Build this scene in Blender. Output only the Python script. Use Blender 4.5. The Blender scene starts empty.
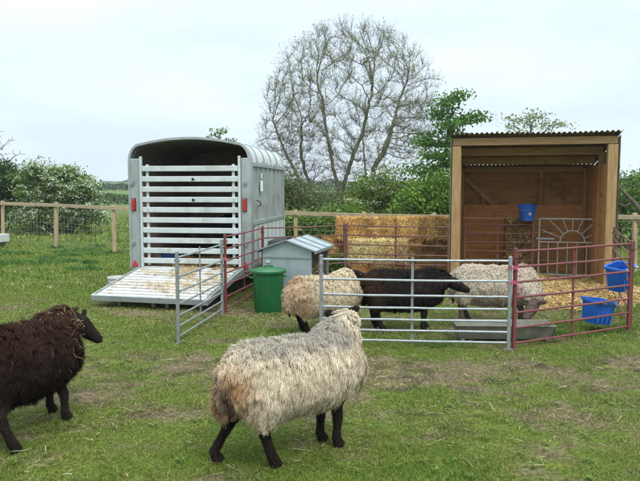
import bpy, bmesh, math, random
import numpy as np
from mathutils import Vector, Matrix, Euler, kdtree

R = math.radians
random.seed(7)
rng = np.random.default_rng(11)
scene = bpy.context.scene
COL = scene.collection

# ------------------------------------------------------------------ camera
cam = bpy.data.cameras.new('camera')
cam.sensor_width = 36.0
cam.lens = 36.0
cam.clip_start = 0.05
cam.clip_end = 6000
cam_ob = bpy.data.objects.new('camera', cam)
COL.objects.link(cam_ob)
cam_ob.location = (0, 0, 1.6)
cam_ob.rotation_euler = (R(90 - 4.73), 0, 0)
scene.camera = cam_ob

# ------------------------------------------------------------------ world
SUN_EL, SUN_AZ = R(52), R(150)      # azimuth clockwise from +Y: behind the camera, to the right
world = bpy.data.worlds.new('World')
scene.world = world
world.use_nodes = True
nt = world.node_tree
for n in list(nt.nodes):
    nt.nodes.remove(n)
out = nt.nodes.new('ShaderNodeOutputWorld')
sky = nt.nodes.new('ShaderNodeTexSky')
sky.sky_type = 'NISHITA'
sky.sun_disc = False
sky.sun_elevation = SUN_EL
sky.sun_rotation = SUN_AZ
bg1 = nt.nodes.new('ShaderNodeBackground'); bg1.inputs[1].default_value = 0.10
nt.links.new(sky.outputs[0], bg1.inputs[0])
tc = nt.nodes.new('ShaderNodeTexCoord')
mp = nt.nodes.new('ShaderNodeMapping'); mp.inputs['Scale'].default_value = (1.5, 1.5, 5.5)
mp.inputs['Location'].default_value = (0.35, 0.1, 0.0)
nz = nt.nodes.new('ShaderNodeTexNoise'); nz.inputs['Scale'].default_value = 2.0; nz.inputs['Detail'].default_value = 5
nz.inputs['Roughness'].default_value = 0.5
nt.links.new(tc.outputs['Generated'], mp.inputs[0]); nt.links.new(mp.outputs[0], nz.inputs[0])
rp = nt.nodes.new('ShaderNodeValToRGB')
rp.color_ramp.elements[0].position = 0.42; rp.color_ramp.elements[0].color = (0.63, 0.715, 0.82, 1)
rp.color_ramp.elements[1].position = 0.68; rp.color_ramp.elements[1].color = (0.76, 0.86, 0.92, 1)
nt.links.new(nz.outputs[0], rp.inputs[0])
bg2 = nt.nodes.new('ShaderNodeBackground'); bg2.inputs[1].default_value = 1.0
sx = nt.nodes.new('ShaderNodeSeparateXYZ'); nt.links.new(tc.outputs['Generated'], sx.inputs[0])
mz = nt.nodes.new('ShaderNodeMath'); mz.operation = 'MAXIMUM'; mz.inputs[1].default_value = 0.0; nt.links.new(sx.outputs[2], mz.inputs[0])
pw = nt.nodes.new('ShaderNodeMath'); pw.operation = 'POWER'; pw.inputs[1].default_value = 2.3; nt.links.new(mz.outputs[0], pw.inputs[0])
ma = nt.nodes.new('ShaderNodeMath'); ma.operation = 'MULTIPLY_ADD'; ma.inputs[1].default_value = 2.7; ma.inputs[2].default_value = 0.90
nt.links.new(pw.outputs[0], ma.inputs[0]); nt.links.new(ma.outputs[0], bg2.inputs[1])
nt.links.new(rp.outputs[0], bg2.inputs[0])
mx = nt.nodes.new('ShaderNodeMixShader'); mx.inputs[0].default_value = 0.90
nt.links.new(bg1.outputs[0], mx.inputs[1]); nt.links.new(bg2.outputs[0], mx.inputs[2])
nt.links.new(mx.outputs[0], out.inputs[0])

# ------------------------------------------------------------------ sun (thin overcast: weak and wide)
sl = bpy.data.lights.new('sun', 'SUN'); sl.energy = 1.4; sl.angle = R(14); sl.color = (1.0, 0.96, 0.9)
so = bpy.data.objects.new('sun', sl); COL.objects.link(so)
dv = Vector((math.sin(SUN_AZ) * math.cos(SUN_EL), math.cos(SUN_AZ) * math.cos(SUN_EL), math.sin(SUN_EL)))
so.rotation_euler = dv.to_track_quat('Z', 'Y').to_euler()

scene.view_settings.view_transform = 'Standard'
scene.view_settings.look = 'None'
scene.view_settings.gamma = 1
scene.view_settings.use_curve_mapping = False
scene.view_settings.exposure = 0.55
scene.render.engine = 'CYCLES'
scene.cycles.max_bounces = 6
scene.cycles.transparent_max_bounces = 8

# ------------------------------------------------------------------ materials
def mat(name, c1, c2=None, scale=6.0, rough=0.8, metal=0.0, bump=0.0, stretch=(1, 1, 1), attr=False, spec=0.3,
        detail=6.0, c3=None, s3=1.2, p3=(0.55, 0.7), trans=0.0, bscale=None, coat=0.0, contrast=(0.35, 0.65)):
    m = bpy.data.materials.new(name); m.use_nodes = True
    t = m.node_tree; b = t.nodes['Principled BSDF']
    b.inputs['Roughness'].default_value = rough
    b.inputs['Metallic'].default_value = metal
    b.inputs['Specular IOR Level'].default_value = spec
    if coat: b.inputs['Coat Weight'].default_value = coat
    tcn = t.nodes.new('ShaderNodeTexCoord'); mpn = t.nodes.new('ShaderNodeMapping')
    mpn.inputs['Scale'].default_value = stretch
    t.links.new(tcn.outputs['Object'], mpn.inputs[0])
    n = t.nodes.new('ShaderNodeTexNoise'); n.inputs['Scale'].default_value = scale; n.inputs['Detail'].default_value = detail
    n.inputs['Roughness'].default_value = 0.6
    t.links.new(mpn.outputs[0], n.inputs[0])
    mr = t.nodes.new('ShaderNodeMapRange'); mr.inputs[1].default_value = contrast[0]; mr.inputs[2].default_value = contrast[1]
    t.links.new(n.outputs[0], mr.inputs[0])
    mixn = t.nodes.new('ShaderNodeMix'); mixn.data_type = 'RGBA'
    t.links.new(mr.outputs[0], mixn.inputs[0])
    if attr:
        a = t.nodes.new('ShaderNodeAttribute'); a.attribute_name = 'Col'
        mul = t.nodes.new('ShaderNodeMix'); mul.data_type = 'RGBA'; mul.blend_type = 'MULTIPLY'; mul.inputs[0].default_value = 1
        t.links.new(a.outputs['Color'], mul.inputs[6]); mul.inputs[7].default_value = (*(c2 or (1, 1, 1)), 1)
        t.links.new(a.outputs['Color'], mixn.inputs[6]); t.links.new(mul.outputs[2], mixn.inputs[7])
    else:
        mixn.inputs[6].default_value = (*c1, 1); mixn.inputs[7].default_value = (*(c2 or c1), 1)
    last = mixn.outputs[2]
    if c3:
        n3 = t.nodes.new('ShaderNodeTexNoise'); n3.inputs['Scale'].default_value = s3; n3.inputs['Detail'].default_value = 8
        n3.inputs['Roughness'].default_value = 0.7
        t.links.new(tcn.outputs['Object'], n3.inputs[0])
        mr3 = t.nodes.new('ShaderNodeMapRange'); mr3.inputs[1].default_value = p3[0]; mr3.inputs[2].default_value = p3[1]
        t.links.new(n3.outputs[0], mr3.inputs[0])
        mx3 = t.nodes.new('ShaderNodeMix'); mx3.data_type = 'RGBA'
        t.links.new(mr3.outputs[0], mx3.inputs[0]); t.links.new(last, mx3.inputs[6]); mx3.inputs[7].default_value = (*c3, 1)
        last = mx3.outputs[2]
    t.links.new(last, b.inputs['Base Color'])
    if bump:
        bp = t.nodes.new('ShaderNodeBump'); bp.inputs['Strength'].default_value = bump; bp.inputs['Distance'].default_value = 0.02
        if bscale:
            nb = t.nodes.new('ShaderNodeTexNoise'); nb.inputs['Scale'].default_value = bscale; nb.inputs['Detail'].default_value = 4
            t.links.new(tcn.outputs['Object'], nb.inputs[0]); t.links.new(nb.outputs[0], bp.inputs['Height'])
        else:
            t.links.new(n.outputs[0], bp.inputs['Height'])
        t.links.new(bp.outputs[0], b.inputs['Normal'])
    if trans:      # thin leaves let some light through
        tr = t.nodes.new('ShaderNodeBsdfTranslucent'); t.links.new(last, tr.inputs[0])
        ms = t.nodes.new('ShaderNodeMixShader'); ms.inputs[0].default_value = trans
        o = t.nodes['Material Output']
        t.links.new(b.outputs[0], ms.inputs[1]); t.links.new(tr.outputs[0], ms.inputs[2]); t.links.new(ms.outputs[0], o.inputs[0])
    return m

M = {}
M['galv'] = mat('galvanised_steel', (0.2574, 0.2808, 0.2730), (0.3588, 0.3822, 0.3744), 14, 0.42, 0.55, 0.05, c3=(0.1716, 0.1560, 0.1326), s3=5, p3=(0.6, 0.8))
M['maroon'] = mat('red_oxide_paint', (0.15, 0.032, 0.042), (0.21, 0.05, 0.06), 9, 0.5, 0.0, 0.1, c3=(0.12, 0.055, 0.03), s3=9, p3=(0.46, 0.6))
M['maroon_old'] = mat('old_red_paint', (0.1193, 0.0429, 0.0390), (0.1825, 0.0772, 0.0663), 9, 0.65, 0.0, 0.1, c3=(0.1170, 0.0624, 0.0390), s3=6, p3=(0.45, 0.6))
M['alu'] = mat('trailer_aluminium', (0.3120, 0.3510, 0.3432), (0.3900, 0.4290, 0.4134), 3, 0.38, 0.35, 0.02, c3=(0.20, 0.20, 0.145), s3=2.6, p3=(0.48, 0.78))
M['alu_white'] = mat('pale_slat_aluminium', (0.4680, 0.5226, 0.4992), (0.5460, 0.5928, 0.5772), 5, 0.4, 0.1, 0.02, c3=(0.33, 0.31, 0.23), s3=4.5, p3=(0.52, 0.76))
M['roof_white'] = mat('translucent_roof_sheet', (0.4836, 0.5148, 0.4992), (0.5616, 0.5850, 0.5616), 4, 0.35, 0.0, 0.02, c3=(0.3510, 0.3666, 0.2964), s3=3, p3=(0.55, 0.8))
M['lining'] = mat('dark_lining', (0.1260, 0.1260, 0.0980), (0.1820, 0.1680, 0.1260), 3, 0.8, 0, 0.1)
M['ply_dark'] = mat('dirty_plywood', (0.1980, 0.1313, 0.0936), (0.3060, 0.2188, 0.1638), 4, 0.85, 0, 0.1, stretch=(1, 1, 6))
M['red_lens'] = mat('red_lens', (0.4290, 0.0156, 0.0195), (0.3276, 0.0117, 0.0156), 30, 0.15, 0, 0, spec=0.6, coat=0.5)
M['red_refl'] = mat('red_reflector', (0.5850, 0.0312, 0.0234), (0.5070, 0.0234, 0.0234), 60, 0.2, 0, 0.1, spec=0.6)
M['rubber'] = mat('tyre_rubber', (0.02, 0.02, 0.02), (0.035, 0.032, 0.03), 12, 0.85, 0, 0.1)
M['blackpl'] = mat('black_plastic', (0.02, 0.02, 0.022), (0.03, 0.03, 0.03), 10, 0.5)
M['sticker'] = mat('white_sticker', (0.75, 0.77, 0.76), (0.68, 0.7, 0.7), 20, 0.4)
M['timber'] = mat('fence_timber', (0.3360, 0.2480, 0.1360), (0.4480, 0.3440, 0.2080), 5, 0.85, 0, 0.25, stretch=(6, 6, 0.7), c3=(0.2160, 0.1840, 0.1360), s3=2.5, p3=(0.5, 0.75))
M['rail_timber'] = mat('rail_timber', (0.3200, 0.2480, 0.1520), (0.4400, 0.3440, 0.2160), 5, 0.85, 0, 0.25, stretch=(0.7, 6, 6), c3=(0.2080, 0.1840, 0.1440), s3=2.5, p3=(0.5, 0.75))
M['post_wood'] = mat('shed_post_timber', (0.37, 0.26, 0.125), (0.2850, 0.1650, 0.0638), 7, 0.8, 0, 0.2, stretch=(5, 5, 0.5), c3=(0.1200, 0.0600, 0.0225), s3=9, p3=(0.66, 0.72))
M['beam_wood'] = mat('shed_beam_timber', (0.34, 0.24, 0.12), (0.2625, 0.1575, 0.0638), 7, 0.8, 0, 0.2, stretch=(0.5, 5, 5), c3=(0.1050, 0.0600, 0.0225), s3=7, p3=(0.62, 0.7))
M['ply'] = mat('shed_plywood', (0.3506, 0.1875, 0.0694), (0.2338, 0.1188, 0.0462), 5, 0.85, 0, 0.15, stretch=(0.5, 2, 6), c3=(0.1020, 0.0510, 0.0255), s3=2.5, p3=(0.5, 0.7))
M['board'] = mat('shed_kickboard', (0.4798, 0.2261, 0.0762), (0.3427, 0.1583, 0.0523), 5, 0.8, 0, 0.15, stretch=(0.5, 2, 6), c3=(0.1445, 0.0680, 0.0298), s3=2.8, p3=(0.55, 0.72))
M['corr'] = mat('weathered_corrugated_iron', (0.15, 0.14, 0.11), (0.25, 0.22, 0.16), 6, 0.7, 0.2, 0.1, c3=(0.09, 0.11, 0.04), s3=4, p3=(0.45, 0.65))
M['straw'] = mat('straw_strands', (1, 1, 1), (0.75, 0.72, 0.65), 15, 0.75, 0, 0, attr=True, trans=0.1)
M['bale'] = mat('bale_core', (0.30, 0.17, 0.055), (0.50, 0.32, 0.12), 26, 0.9, 0, 0.9, stretch=(0.45, 1.4, 2.2), c3=(0.17, 0.085, 0.03), s3=7, p3=(0.5, 0.72))
M['twine'] = mat('orange_twine', (0.6, 0.22, 0.05), (0.5, 0.18, 0.05), 30, 0.8)
M['pink'] = mat('pink_twine', (0.62, 0.12, 0.22), (0.5, 0.1, 0.18), 30, 0.8)
M['box'] = mat('galvanised_sheet', (0.2808, 0.3354, 0.3354), (0.3588, 0.4212, 0.4212), 5, 0.45, 0.35, 0.05, c3=(0.2340, 0.2262, 0.1872), s3=3, p3=(0.58, 0.8))
M['green'] = mat('green_plastic', (0.0062, 0.0936, 0.0273), (0.0094, 0.1209, 0.0351), 4, 0.38, 0, 0.05, spec=0.5, c3=(0.0390, 0.0936, 0.0390), s3=6, p3=(0.52, 0.75))
M['blue'] = mat('blue_plastic', (0.0094, 0.0936, 0.4056), (0.0156, 0.1248, 0.4836), 5, 0.4, 0, 0.05, spec=0.5, c3=(0.0624, 0.1014, 0.2340), s3=9, p3=(0.6, 0.8))
M['blue_dk'] = mat('dull_blue_plastic', (0.03, 0.09, 0.3), (0.04, 0.12, 0.36), 5, 0.5)
M['whitepl'] = mat('white_plastic', (0.4836, 0.4992, 0.4680), (0.5616, 0.5772, 0.5616), 6, 0.5, 0, 0.05, c3=(0.3120, 0.2964, 0.2340), s3=6, p3=(0.58, 0.8))
M['trough'] = mat('mossy_grey_trough', (0.1600, 0.1520, 0.1200), (0.2400, 0.2320, 0.1875), 8, 0.75, 0.1, 0.2, c3=(0.12, 0.13, 0.07), s3=5, p3=(0.48, 0.7))
M['gate_white'] = mat('old_white_gate_paint', (0.3960, 0.3710, 0.3332), (0.5040, 0.4760, 0.4284), 14, 0.6, 0.1, 0.1, c3=(0.28, 0.16, 0.1), s3=9, p3=(0.58, 0.72))
M['ramp'] = mat('worn_white_ramp', (0.4836, 0.4836, 0.4524), (0.6084, 0.6084, 0.5850), 5, 0.6, 0.1, 0.1, stretch=(1, 3, 1), c3=(0.3276, 0.2262, 0.1170), s3=3.4, p3=(0.53, 0.68))
M['wool'] = mat('wool_locks', (1, 1, 1), (0.82, 0.8, 0.78), 18, 0.95, 0, 0, attr=True, spec=0.1, trans=0.12)
M['woolbase'] = mat('wool_base', (1, 1, 1), (0.7, 0.68, 0.66), 40, 1.0, 0, 0.6, attr=True, spec=0.05)
M['darkhair'] = mat('dark_leg_hair', (0.009, 0.007, 0.006), (0.022, 0.017, 0.014), 45, 0.95, 0, 0.6, spec=0.08)
M['brownhair'] = mat('brown_leg_hair', (0.06, 0.04, 0.03), (0.12, 0.085, 0.06), 45, 0.8, 0, 0.4, spec=0.2)
M['eye'] = mat('eye_glossy', (0.02, 0.012, 0.006), (0.03, 0.02, 0.01), 10, 0.22, 0, 0, spec=0.35)
M['bark'] = mat('ash_bark', (0.14, 0.13, 0.10), (0.23, 0.21, 0.165), 6, 0.9, 0, 0.4, c3=(0.12, 0.15, 0.05), s3=1.5, p3=(0.45, 0.6))
M['bark_dk'] = mat('dark_bark', (0.06, 0.05, 0.035), (0.11, 0.09, 0.065), 8, 0.9, 0, 0.4)
M['leaf'] = mat('leaves', (1, 1, 1), (0.75, 0.8, 0.7), 3, 0.55, 0, 0, attr=True, spec=0.3, trans=0.35)
M['grass'] = mat('grass_blades', (1, 1, 1), (0.8, 0.85, 0.75), 3, 0.6, 0, 0, attr=True, spec=0.25, trans=0.25)
M['ground'] = mat('turf_and_earth', (1, 1, 1), (0.42, 0.40, 0.36), 38, 0.95, 0, 1.0, attr=True, spec=0.1, detail=12, bscale=60, contrast=(.40, .60))
M['hay'] = mat('hay_core', (0.3300, 0.2250, 0.0900), (0.5100, 0.3750, 0.1500), 30, 0.95, 0, 0.8)
M['wire'] = mat('fence_wire', (0.35, 0.36, 0.34), (0.45, 0.45, 0.43), 30, 0.5, 0.5)

# ------------------------------------------------------------------ object helpers
def tag(o, label=None, cat=None, group=None, kind=None):
    if label: o['label'] = label
    if cat: o['category'] = cat
    if group: o['group'] = group
    if kind: o['kind'] = kind
    return o

def empty(name, loc=(0, 0, 0), rz=0.0, label=None, cat=None, group=None):
    o = bpy.data.objects.new(name, None); COL.objects.link(o)
    o.location = loc; o.rotation_euler = (0, 0, rz); o.empty_display_size = 0.2
    return tag(o, label, cat, group)

def mesh_np(name, V, F, m, parent=None, cols=None, smooth=False):
    V = np.asarray(V, dtype=np.float32).reshape(-1, 3); F = np.asarray(F, dtype=np.int32)
    me = bpy.data.meshes.new(name)
    nf, k = F.shape
    me.vertices.add(len(V)); me.vertices.foreach_set('co', V.ravel())
    me.loops.add(nf * k); me.loops.foreach_set('vertex_index', F.ravel())
    me.polygons.add(nf); me.polygons.foreach_set('loop_start', np.arange(0, nf * k, k, dtype=np.int32))
    me.polygons.foreach_set('loop_total', np.full(nf, k, dtype=np.int32))
    if smooth: me.polygons.foreach_set('use_smooth', np.ones(nf, dtype=bool))
    me.update(calc_edges=True)
    if cols is not None:
        a = me.color_attributes.new('Col', 'FLOAT_COLOR', 'POINT')
        c = np.ones((len(V), 4), dtype=np.float32); c[:, :3] = cols
        a.data.foreach_set('color', c.ravel())
    me.materials.append(m)
    o = bpy.data.objects.new(name, me); COL.objects.link(o)
    if parent: o.parent = parent
    return o

class MB:
    """collects shapes into one mesh"""
    def __init__(s): s.v = []; s.f = []
    def add(s, vs, fs):
        o = len(s.v); s.v += [tuple(v) for v in vs]; s.f += [tuple(i + o for i in f) for f in fs]
    def box(s, c, size, rot=None):
        x, y, z = [d / 2 for d in size]
        vs = [Vector((a * x, b * y, g * z)) for a in (-1, 1) for b in (-1, 1) for g in (-1, 1)]
        if rot is not None:
            r = rot if isinstance(rot, Matrix) else Euler(rot).to_matrix()
            vs = [r @ v for v in vs]
        c = Vector(c)
        s.add([v + c for v in vs], [(0, 1, 3, 2), (4, 6, 7, 5), (0, 4, 5, 1), (2, 3, 7, 6), (0, 2, 6, 4), (1, 5, 7, 3)])
        return s
    def bar(s, a, b, w, h):
        """box from a to b, w across, h up"""
        a = Vector(a); b = Vector(b); d = (b - a); L = d.length; d.normalize()
        up = Vector((0, 0, 1)) if abs(d.z) < 0.95 else Vector((0, 1, 0))
        sd = d.cross(up).normalized(); up = sd.cross(d).normalized()
        r = Matrix((d, sd, up)).transposed()
        return s.box((a + b) / 2, (L, w, h), r)
    def tube(s, pts, rad, n=8, cap=True, closed=False):
        pts = [Vector(p) for p in pts]; k = len(pts)
        if not hasattr(rad, '__len__'): rad = [rad] * k
        o = len(s.v); nrm = None
        for i, p in enumerate(pts):
            if closed: d = pts[(i + 1) % k] - pts[i - 1]
            else: d = pts[min(i + 1, k - 1)] - pts[max(i - 1, 0)]
            d.normalize()
            if nrm is None:
                nrm = d.orthogonal().normalized()
            else:
                nrm = (nrm - d * nrm.dot(d)).normalized()
            bn = d.cross(nrm)
            for j in range(n):
                a = 2 * math.pi * j / n
                s.v.append(tuple(p + (nrm * math.cos(a) + bn * math.sin(a)) * rad[i]))
        for i in range(k if closed else k - 1):
            i2 = (i + 1) % k
            for j in range(n):
                j2 = (j + 1) % n
                s.f.append((o + i * n + j, o + i * n + j2, o + i2 * n + j2, o + i2 * n + j))
        if cap and not closed:
            s.f.append(tuple(o + j for j in range(n))[::-1]); s.f.append(tuple(o + (k - 1) * n + j for j in range(n)))
        return s
    def lathe(s, prof, n=28, c=(0, 0, 0), sx=1, sy=1):
        o = len(s.v); k = len(prof)
        for r, z in prof:
            for j in range(n):
                a = 2 * math.pi * j / n
                s.v.append((c[0] + r * math.cos(a) * sx, c[1] + r * math.sin(a) * sy, c[2] + z))
        for i in range(k - 1):
            for j in range(n):
                j2 = (j + 1) % n
                s.f.append((o + i * n + j, o + i * n + j2, o + (i + 1) * n + j2, o + (i + 1) * n + j))
        s.f.append(tuple(o + j for j in range(n))[::-1]); s.f.append(tuple(o + (k - 1) * n + j for j in range(n)))
        return s
    def build(s, name, m, parent=None, smooth=False, bevel=0.0, loc=None, rot=None):
        me = bpy.data.meshes.new(name); me.from_pydata(s.v, [], s.f)
        bm = bmesh.new(); bm.from_mesh(me); bmesh.ops.recalc_face_normals(bm, faces=bm.faces); bm.to_mesh(me); bm.free()
        me.materials.append(m)
        if smooth:
            me.polygons.foreach_set('use_smooth', [True] * len(me.polygons))
            if hasattr(me, 'set_sharp_from_angle'): me.set_sharp_from_angle(angle=R(40))
        o = bpy.data.objects.new(name, me); COL.objects.link(o)
        if parent: o.parent = parent
        if loc: o.location = loc
        if rot: o.rotation_euler = rot
        if bevel:
            b = o.modifiers.new('bevel', 'BEVEL'); b.width = bevel; b.segments = 2; b.limit_method = 'ANGLE'; b.angle_limit = R(40)
        return o

def copy_tree(o, parent=None):
    c = o.copy(); COL.objects.link(c)
    if parent: c.parent = parent
    for ch in list(o.children): copy_tree(ch, c)
    return c

# ------------------------------------------------------------------ noise
def _h(ix, iy, seed):
    n = (ix.astype(np.int64) * 374761393 + iy.astype(np.int64) * 668265263 + seed * 974711) & 0x7fffffff
    n = ((n ^ (n >> 13)) * 1274126177) & 0x7fffffff
    return ((n ^ (n >> 16)) & 0xffff) / 65535.0
def vnoise(x, y, seed=0):
    x = np.asarray(x, float); y = np.asarray(y, float)
    ix = np.floor(x); iy = np.floor(y); fx = x - ix; fy = y - iy
    fx = fx * fx * (3 - 2 * fx); fy = fy * fy * (3 - 2 * fy)
    a = _h(ix, iy, seed); b = _h(ix + 1, iy, seed); c = _h(ix, iy + 1, seed); d = _h(ix + 1, iy + 1, seed)
    return (a * (1 - fx) + b * fx) * (1 - fy) + (c * (1 - fx) + d * fx) * fy
def fbm(x, y, seed=0, o=4):
    s = 0; a = 0.5; t = 0
    for i in range(o):
        s = s + a * vnoise(x * 2 ** i, y * 2 ** i, seed + i * 17); t += a; a *= 0.55
    return s / t
def sstep(a, b, x):
    t = np.clip((x - a) / (b - a), 0, 1); return t * t * (3 - 2 * t)

def ribbons(P, W, S, cols):
    """P (N,K,3) points, W (N,K) half widths, S (N,3) side vector, cols (N,3) or (N,K,3) -> V, F, C"""
    N, K, _ = P.shape
    off = S[:, None, :] * W[:, :, None]
    V = np.stack([P - off, P + off], axis=2).reshape(-1, 3)
    base = (np.arange(N) * K * 2)[:, None]
    ks = np.arange(K - 1)[None, :] * 2
    a = base + ks
    F = np.stack([a, a + 1, a + 3, a + 2], axis=2).reshape(-1, 4)
    if cols.ndim == 2: cols = np.repeat(cols[:, None, :], K, axis=1)
    C = np.repeat(cols[:, :, None, :], 2, axis=2).reshape(-1, 3)
    return V, F, C
def norm(a): return a / (np.linalg.norm(a, axis=-1, keepdims=True) + 1e-9)

# ------------------------------------------------------------------ ground
def gz(x, y):
    x = np.asarray(x, float); y = np.asarray(y, float)
    near = (fbm(x * 0.45, y * 0.45, 3, 3) - 0.5) * 0.05 * sstep(2.0, 4.0, y) * (1 - sstep(30, 60, y))
    far = sstep(70, 330, y) * 4.2 + sstep(300, 900, y) * 3 * (vnoise(x * 0.004, y * 0.002, 9))
    return near + far
def gzf(x, y): return float(gz(np.array([x]), np.array([y]))[0])
def wear(x, y):
    w = fbm(x * 1.7, y * 1.7 * 1.6, 21, 5)
    w = (w - 0.5) * 2.0
    band = 0.38 * np.exp(-((y - 5.35 - 0.05 * x) / 0.85) ** 2) + 0.14 * np.exp(-((y - 4.4) / 0.5) ** 2) * sstep(-0.5, 1.0, x)
    pen = 0.30 * np.exp(-(((x - 0.8) / 1.8) ** 2 + ((y - 7.6) / 0.9) ** 2))
    rampf = 0.45 * np.exp(-(((x + 1.9) / 1.4) ** 2 + ((y - 8.2) / 0.35) ** 2))
    lush = -0.35 * np.exp(-((y - 6.15) / 0.22) ** 2) * sstep(0.3, 0.9, x) - 0.25 * sstep(9.5, 12, y)
    return np.clip(0.30 + w * 0.75 + band + pen + rampf + lush, 0, 1)
xs = np.concatenate([-np.geomspace(2500, 9.2, 34), np.arange(-9, 9.01, 0.045), np.geomspace(9.2, 2500, 34)])
ys = np.concatenate([-np.geomspace(400, 1.2, 12), np.arange(-1, 2.5, 0.5), np.concatenate([np.arange(2.5, 9, 0.04), np.arange(9, 18, .07)]), np.geomspace(18.1, 3500, 60)])
GX, GY = np.meshgrid(xs, ys)
GZ = gz(GX, GY)
fine = (np.abs(GX) < 9) & (GY > 2.4) & (GY < 18)
wg = wear(GX, GY)
GZ = GZ + np.where(fine, (fbm(GX * 5, GY * 5, 5, 3) - 0.5) * 0.022 + (fbm(GX * 10, GY * 11, 55, 2) - .5) * .022 * wg, 0)
soil = np.array([0.175, 0.135, 0.08]); turf = np.array([0.13, 0.148, 0.028]); lushc = np.array([0.095, 0.155, 0.018])
mixv = fbm(GX * 4.2, GY * 4.2, 31, 5)[..., None]
cg = turf * (1 - mixv) + lushc * mixv
w3 = sstep(0.27, 0.86, wg + (fbm(GX * 7, GY * 8, 41, 4) - 0.5) * 1.0)[..., None]
speck = fbm(GX * 11, GY * 14, 51, 3)[..., None]
cg = cg * (1 - w3) + soil * w3
cg = cg * (.66 + .70 * speck)
hoof = sstep(.60, .70, fbm(GX * 6.5, GY * 7.5, 57, 2))[..., None] * sstep(.25, .6, wg)[..., None]
cg = cg * (1 - .45 * hoof)
farf = sstep(25, 60, GY)[..., None]
stripe = vnoise(GX * 0.01, GY * 0.02, 77)[..., None]
cg = cg * (1 - farf) + (np.array([0.12, 0.20, 0.05]) * (1 - stripe * 0.5) + np.array([0.18, 0.22, 0.08]) * stripe * 0.5) * farf
nx_, ny_ = len(xs), len(ys)
idx = np.arange(nx_ * ny_).reshape(ny_, nx_)
F = np.stack([idx[:-1, :-1], idx[:-1, 1:], idx[1:, 1:], idx[1:, :-1]], axis=-1).reshape(-1, 4)
g = mesh_np('ground', np.stack([GX, GY, GZ], -1), F, M['ground'], None, cg.reshape(-1, 3), smooth=True)
tag(g, kind='structure', label='worn green paddock turf with muddy patches', cat='ground')

# ------------------------------------------------------------------ shed
def make_shed():
    t = empty('field_shelter', (2.19, 10.32, gzf(3.3, 10)), R(-13.0),
              'open fronted timber field shelter with a corrugated roof, behind the pen', 'field shelter')
    W = 2.31; D = 1.85; HF = 2.39; HB = 2.02
    def rz(y): return HF + (HB - HF) * y / D
    MB().box((0, 0, HF / 2 - .07), (.14, .14, HF - .14)).build('post', M['post_wood'], t, bevel=.006)
    MB().box((W, 0, HF / 2 - .07), (.14, .14, HF - .14)).build('post', M['post_wood'], t, bevel=.006)
    MB().box((W - .03, .62, HF / 2 - .1), (.10, .10, HF - .24)).build('post', M['post_wood'], t, bevel=.006)
    MB().box((.07, D - .07, HB / 2 - .03), (.09, .09, HB - .08)).build('post', M['post_wood'], t, bevel=.006)
    MB().box((W - .07, D - .07, HB / 2 - .03), (.09, .09, HB - .08)).build('post', M['post_wood'], t, bevel=.006)
    MB().box((W / 2, -.01, HF - .07), (W + .14, .05, .115)).build('front_beam', M['beam_wood'], t, bevel=.005)
    for y in (.62, 1.22):
        MB().box((W / 2, y, rz(y) - .075), (W - .05, .05, .13)).build('purlin', M['beam_wood'], t, bevel=.004)
    MB().box((W / 2, D - .06, HB - .085), (W - .25, .05, .10)).build('purlin', M['beam_wood'], t, bevel=.004)
    # back wall: horizontal boards
    b = MB(); z = 1.28; 
    while z < HB - .04:
        h = min(.29, HB - .006 - z); b.box((W / 2, D + .012 * (int(z * 10) % 2), z + h / 2), (W + .15, .022, h + .004)); z += .29
    b.build('back_boards', M['ply'], t, bevel=.002)
    b = MB(); z = .02
    for k in range(5):
        b.box((W / 2, D - .125 - .003 * (k % 2), z + .125), (W - .22, .025, .247)); z += .253
    b.build('kick_boards', M['board'], t, bevel=.003)
    MB().box((W * .64, D - .045, 1.6), (.08, .045, .66)).build('batten', M['ply'], t, bevel=.003)
    MB().box((.47, D - .045, 1.38), (.08, .045, .2)).build('batten', M['ply'], t, bevel=.003)
    MB().bar((.12, D - .06, 1.78), (.68, D - .06, 1.26), .04, .08).build('diagonal_brace', M['beam_wood'], t, bevel=.003)
    # side walls: boards inside, corrugated iron outside
    for sx, nm in ((0, 'l'), (W, 'r')):
        b = MB(); z = .02; k = 0
        xin = .06 if sx == 0 else W - .06
        while z < 1.9:
            b.box((xin + .002 * (k % 2), D / 2 + .02, z + .12), (.022, D - .22, .238)); z += .243; k += 1
        b.build('side_boards', M['board'], t, bevel=.002)
        v = []; f = []; n = 120
        xo = -.09 if sx == 0 else W + .09
        for i in range(n + 1):
            y = -.07 + (D + .12) * i / n
            dx = .011 * math.cos(2 * math.pi * y / .076)
            v += [(xo + dx, y, .03), (xo + dx, y, rz(y) - .02), (xo + dx + .0015, y, .03), (xo + dx + .0015, y, rz(y) - .02)]
        for i in range(n):
            a = i * 4; f += [(a, a + 4, a + 5, a + 1), (a + 2, a + 3, a + 7, a + 6)]
        m = MB(); m.add(v, f); m.build('side_sheet', M['corr'], t, smooth=True)
    v = []; f = []; n = 400; x0 = -.11; x1 = W + .12
    for i in range(n + 1):
        x = x0 + (x1 - x0) * i / n
        dz = .013 * math.cos(2 * math.pi * x / .076)
        sag = .006 * math.sin(x * 3.1)
        for y in (-.14, D + .14):
            v += [(x, y, rz(y) + .02 + dz + sag), (x, y, rz(y) + .024 + dz + sag)]
    for i in range(n):
        a = i * 4; f += [(a, a + 4, a + 6, a + 2), (a + 1, a + 3, a + 7, a + 5), (a, a + 1, a + 5, a + 4), (a + 2, a + 6, a + 7, a + 3)]
    m = MB(); m.add(v, f); m.build('corrugated_roof', M['corr'], t, smooth=True)
    return t
shed = make_shed()

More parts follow.
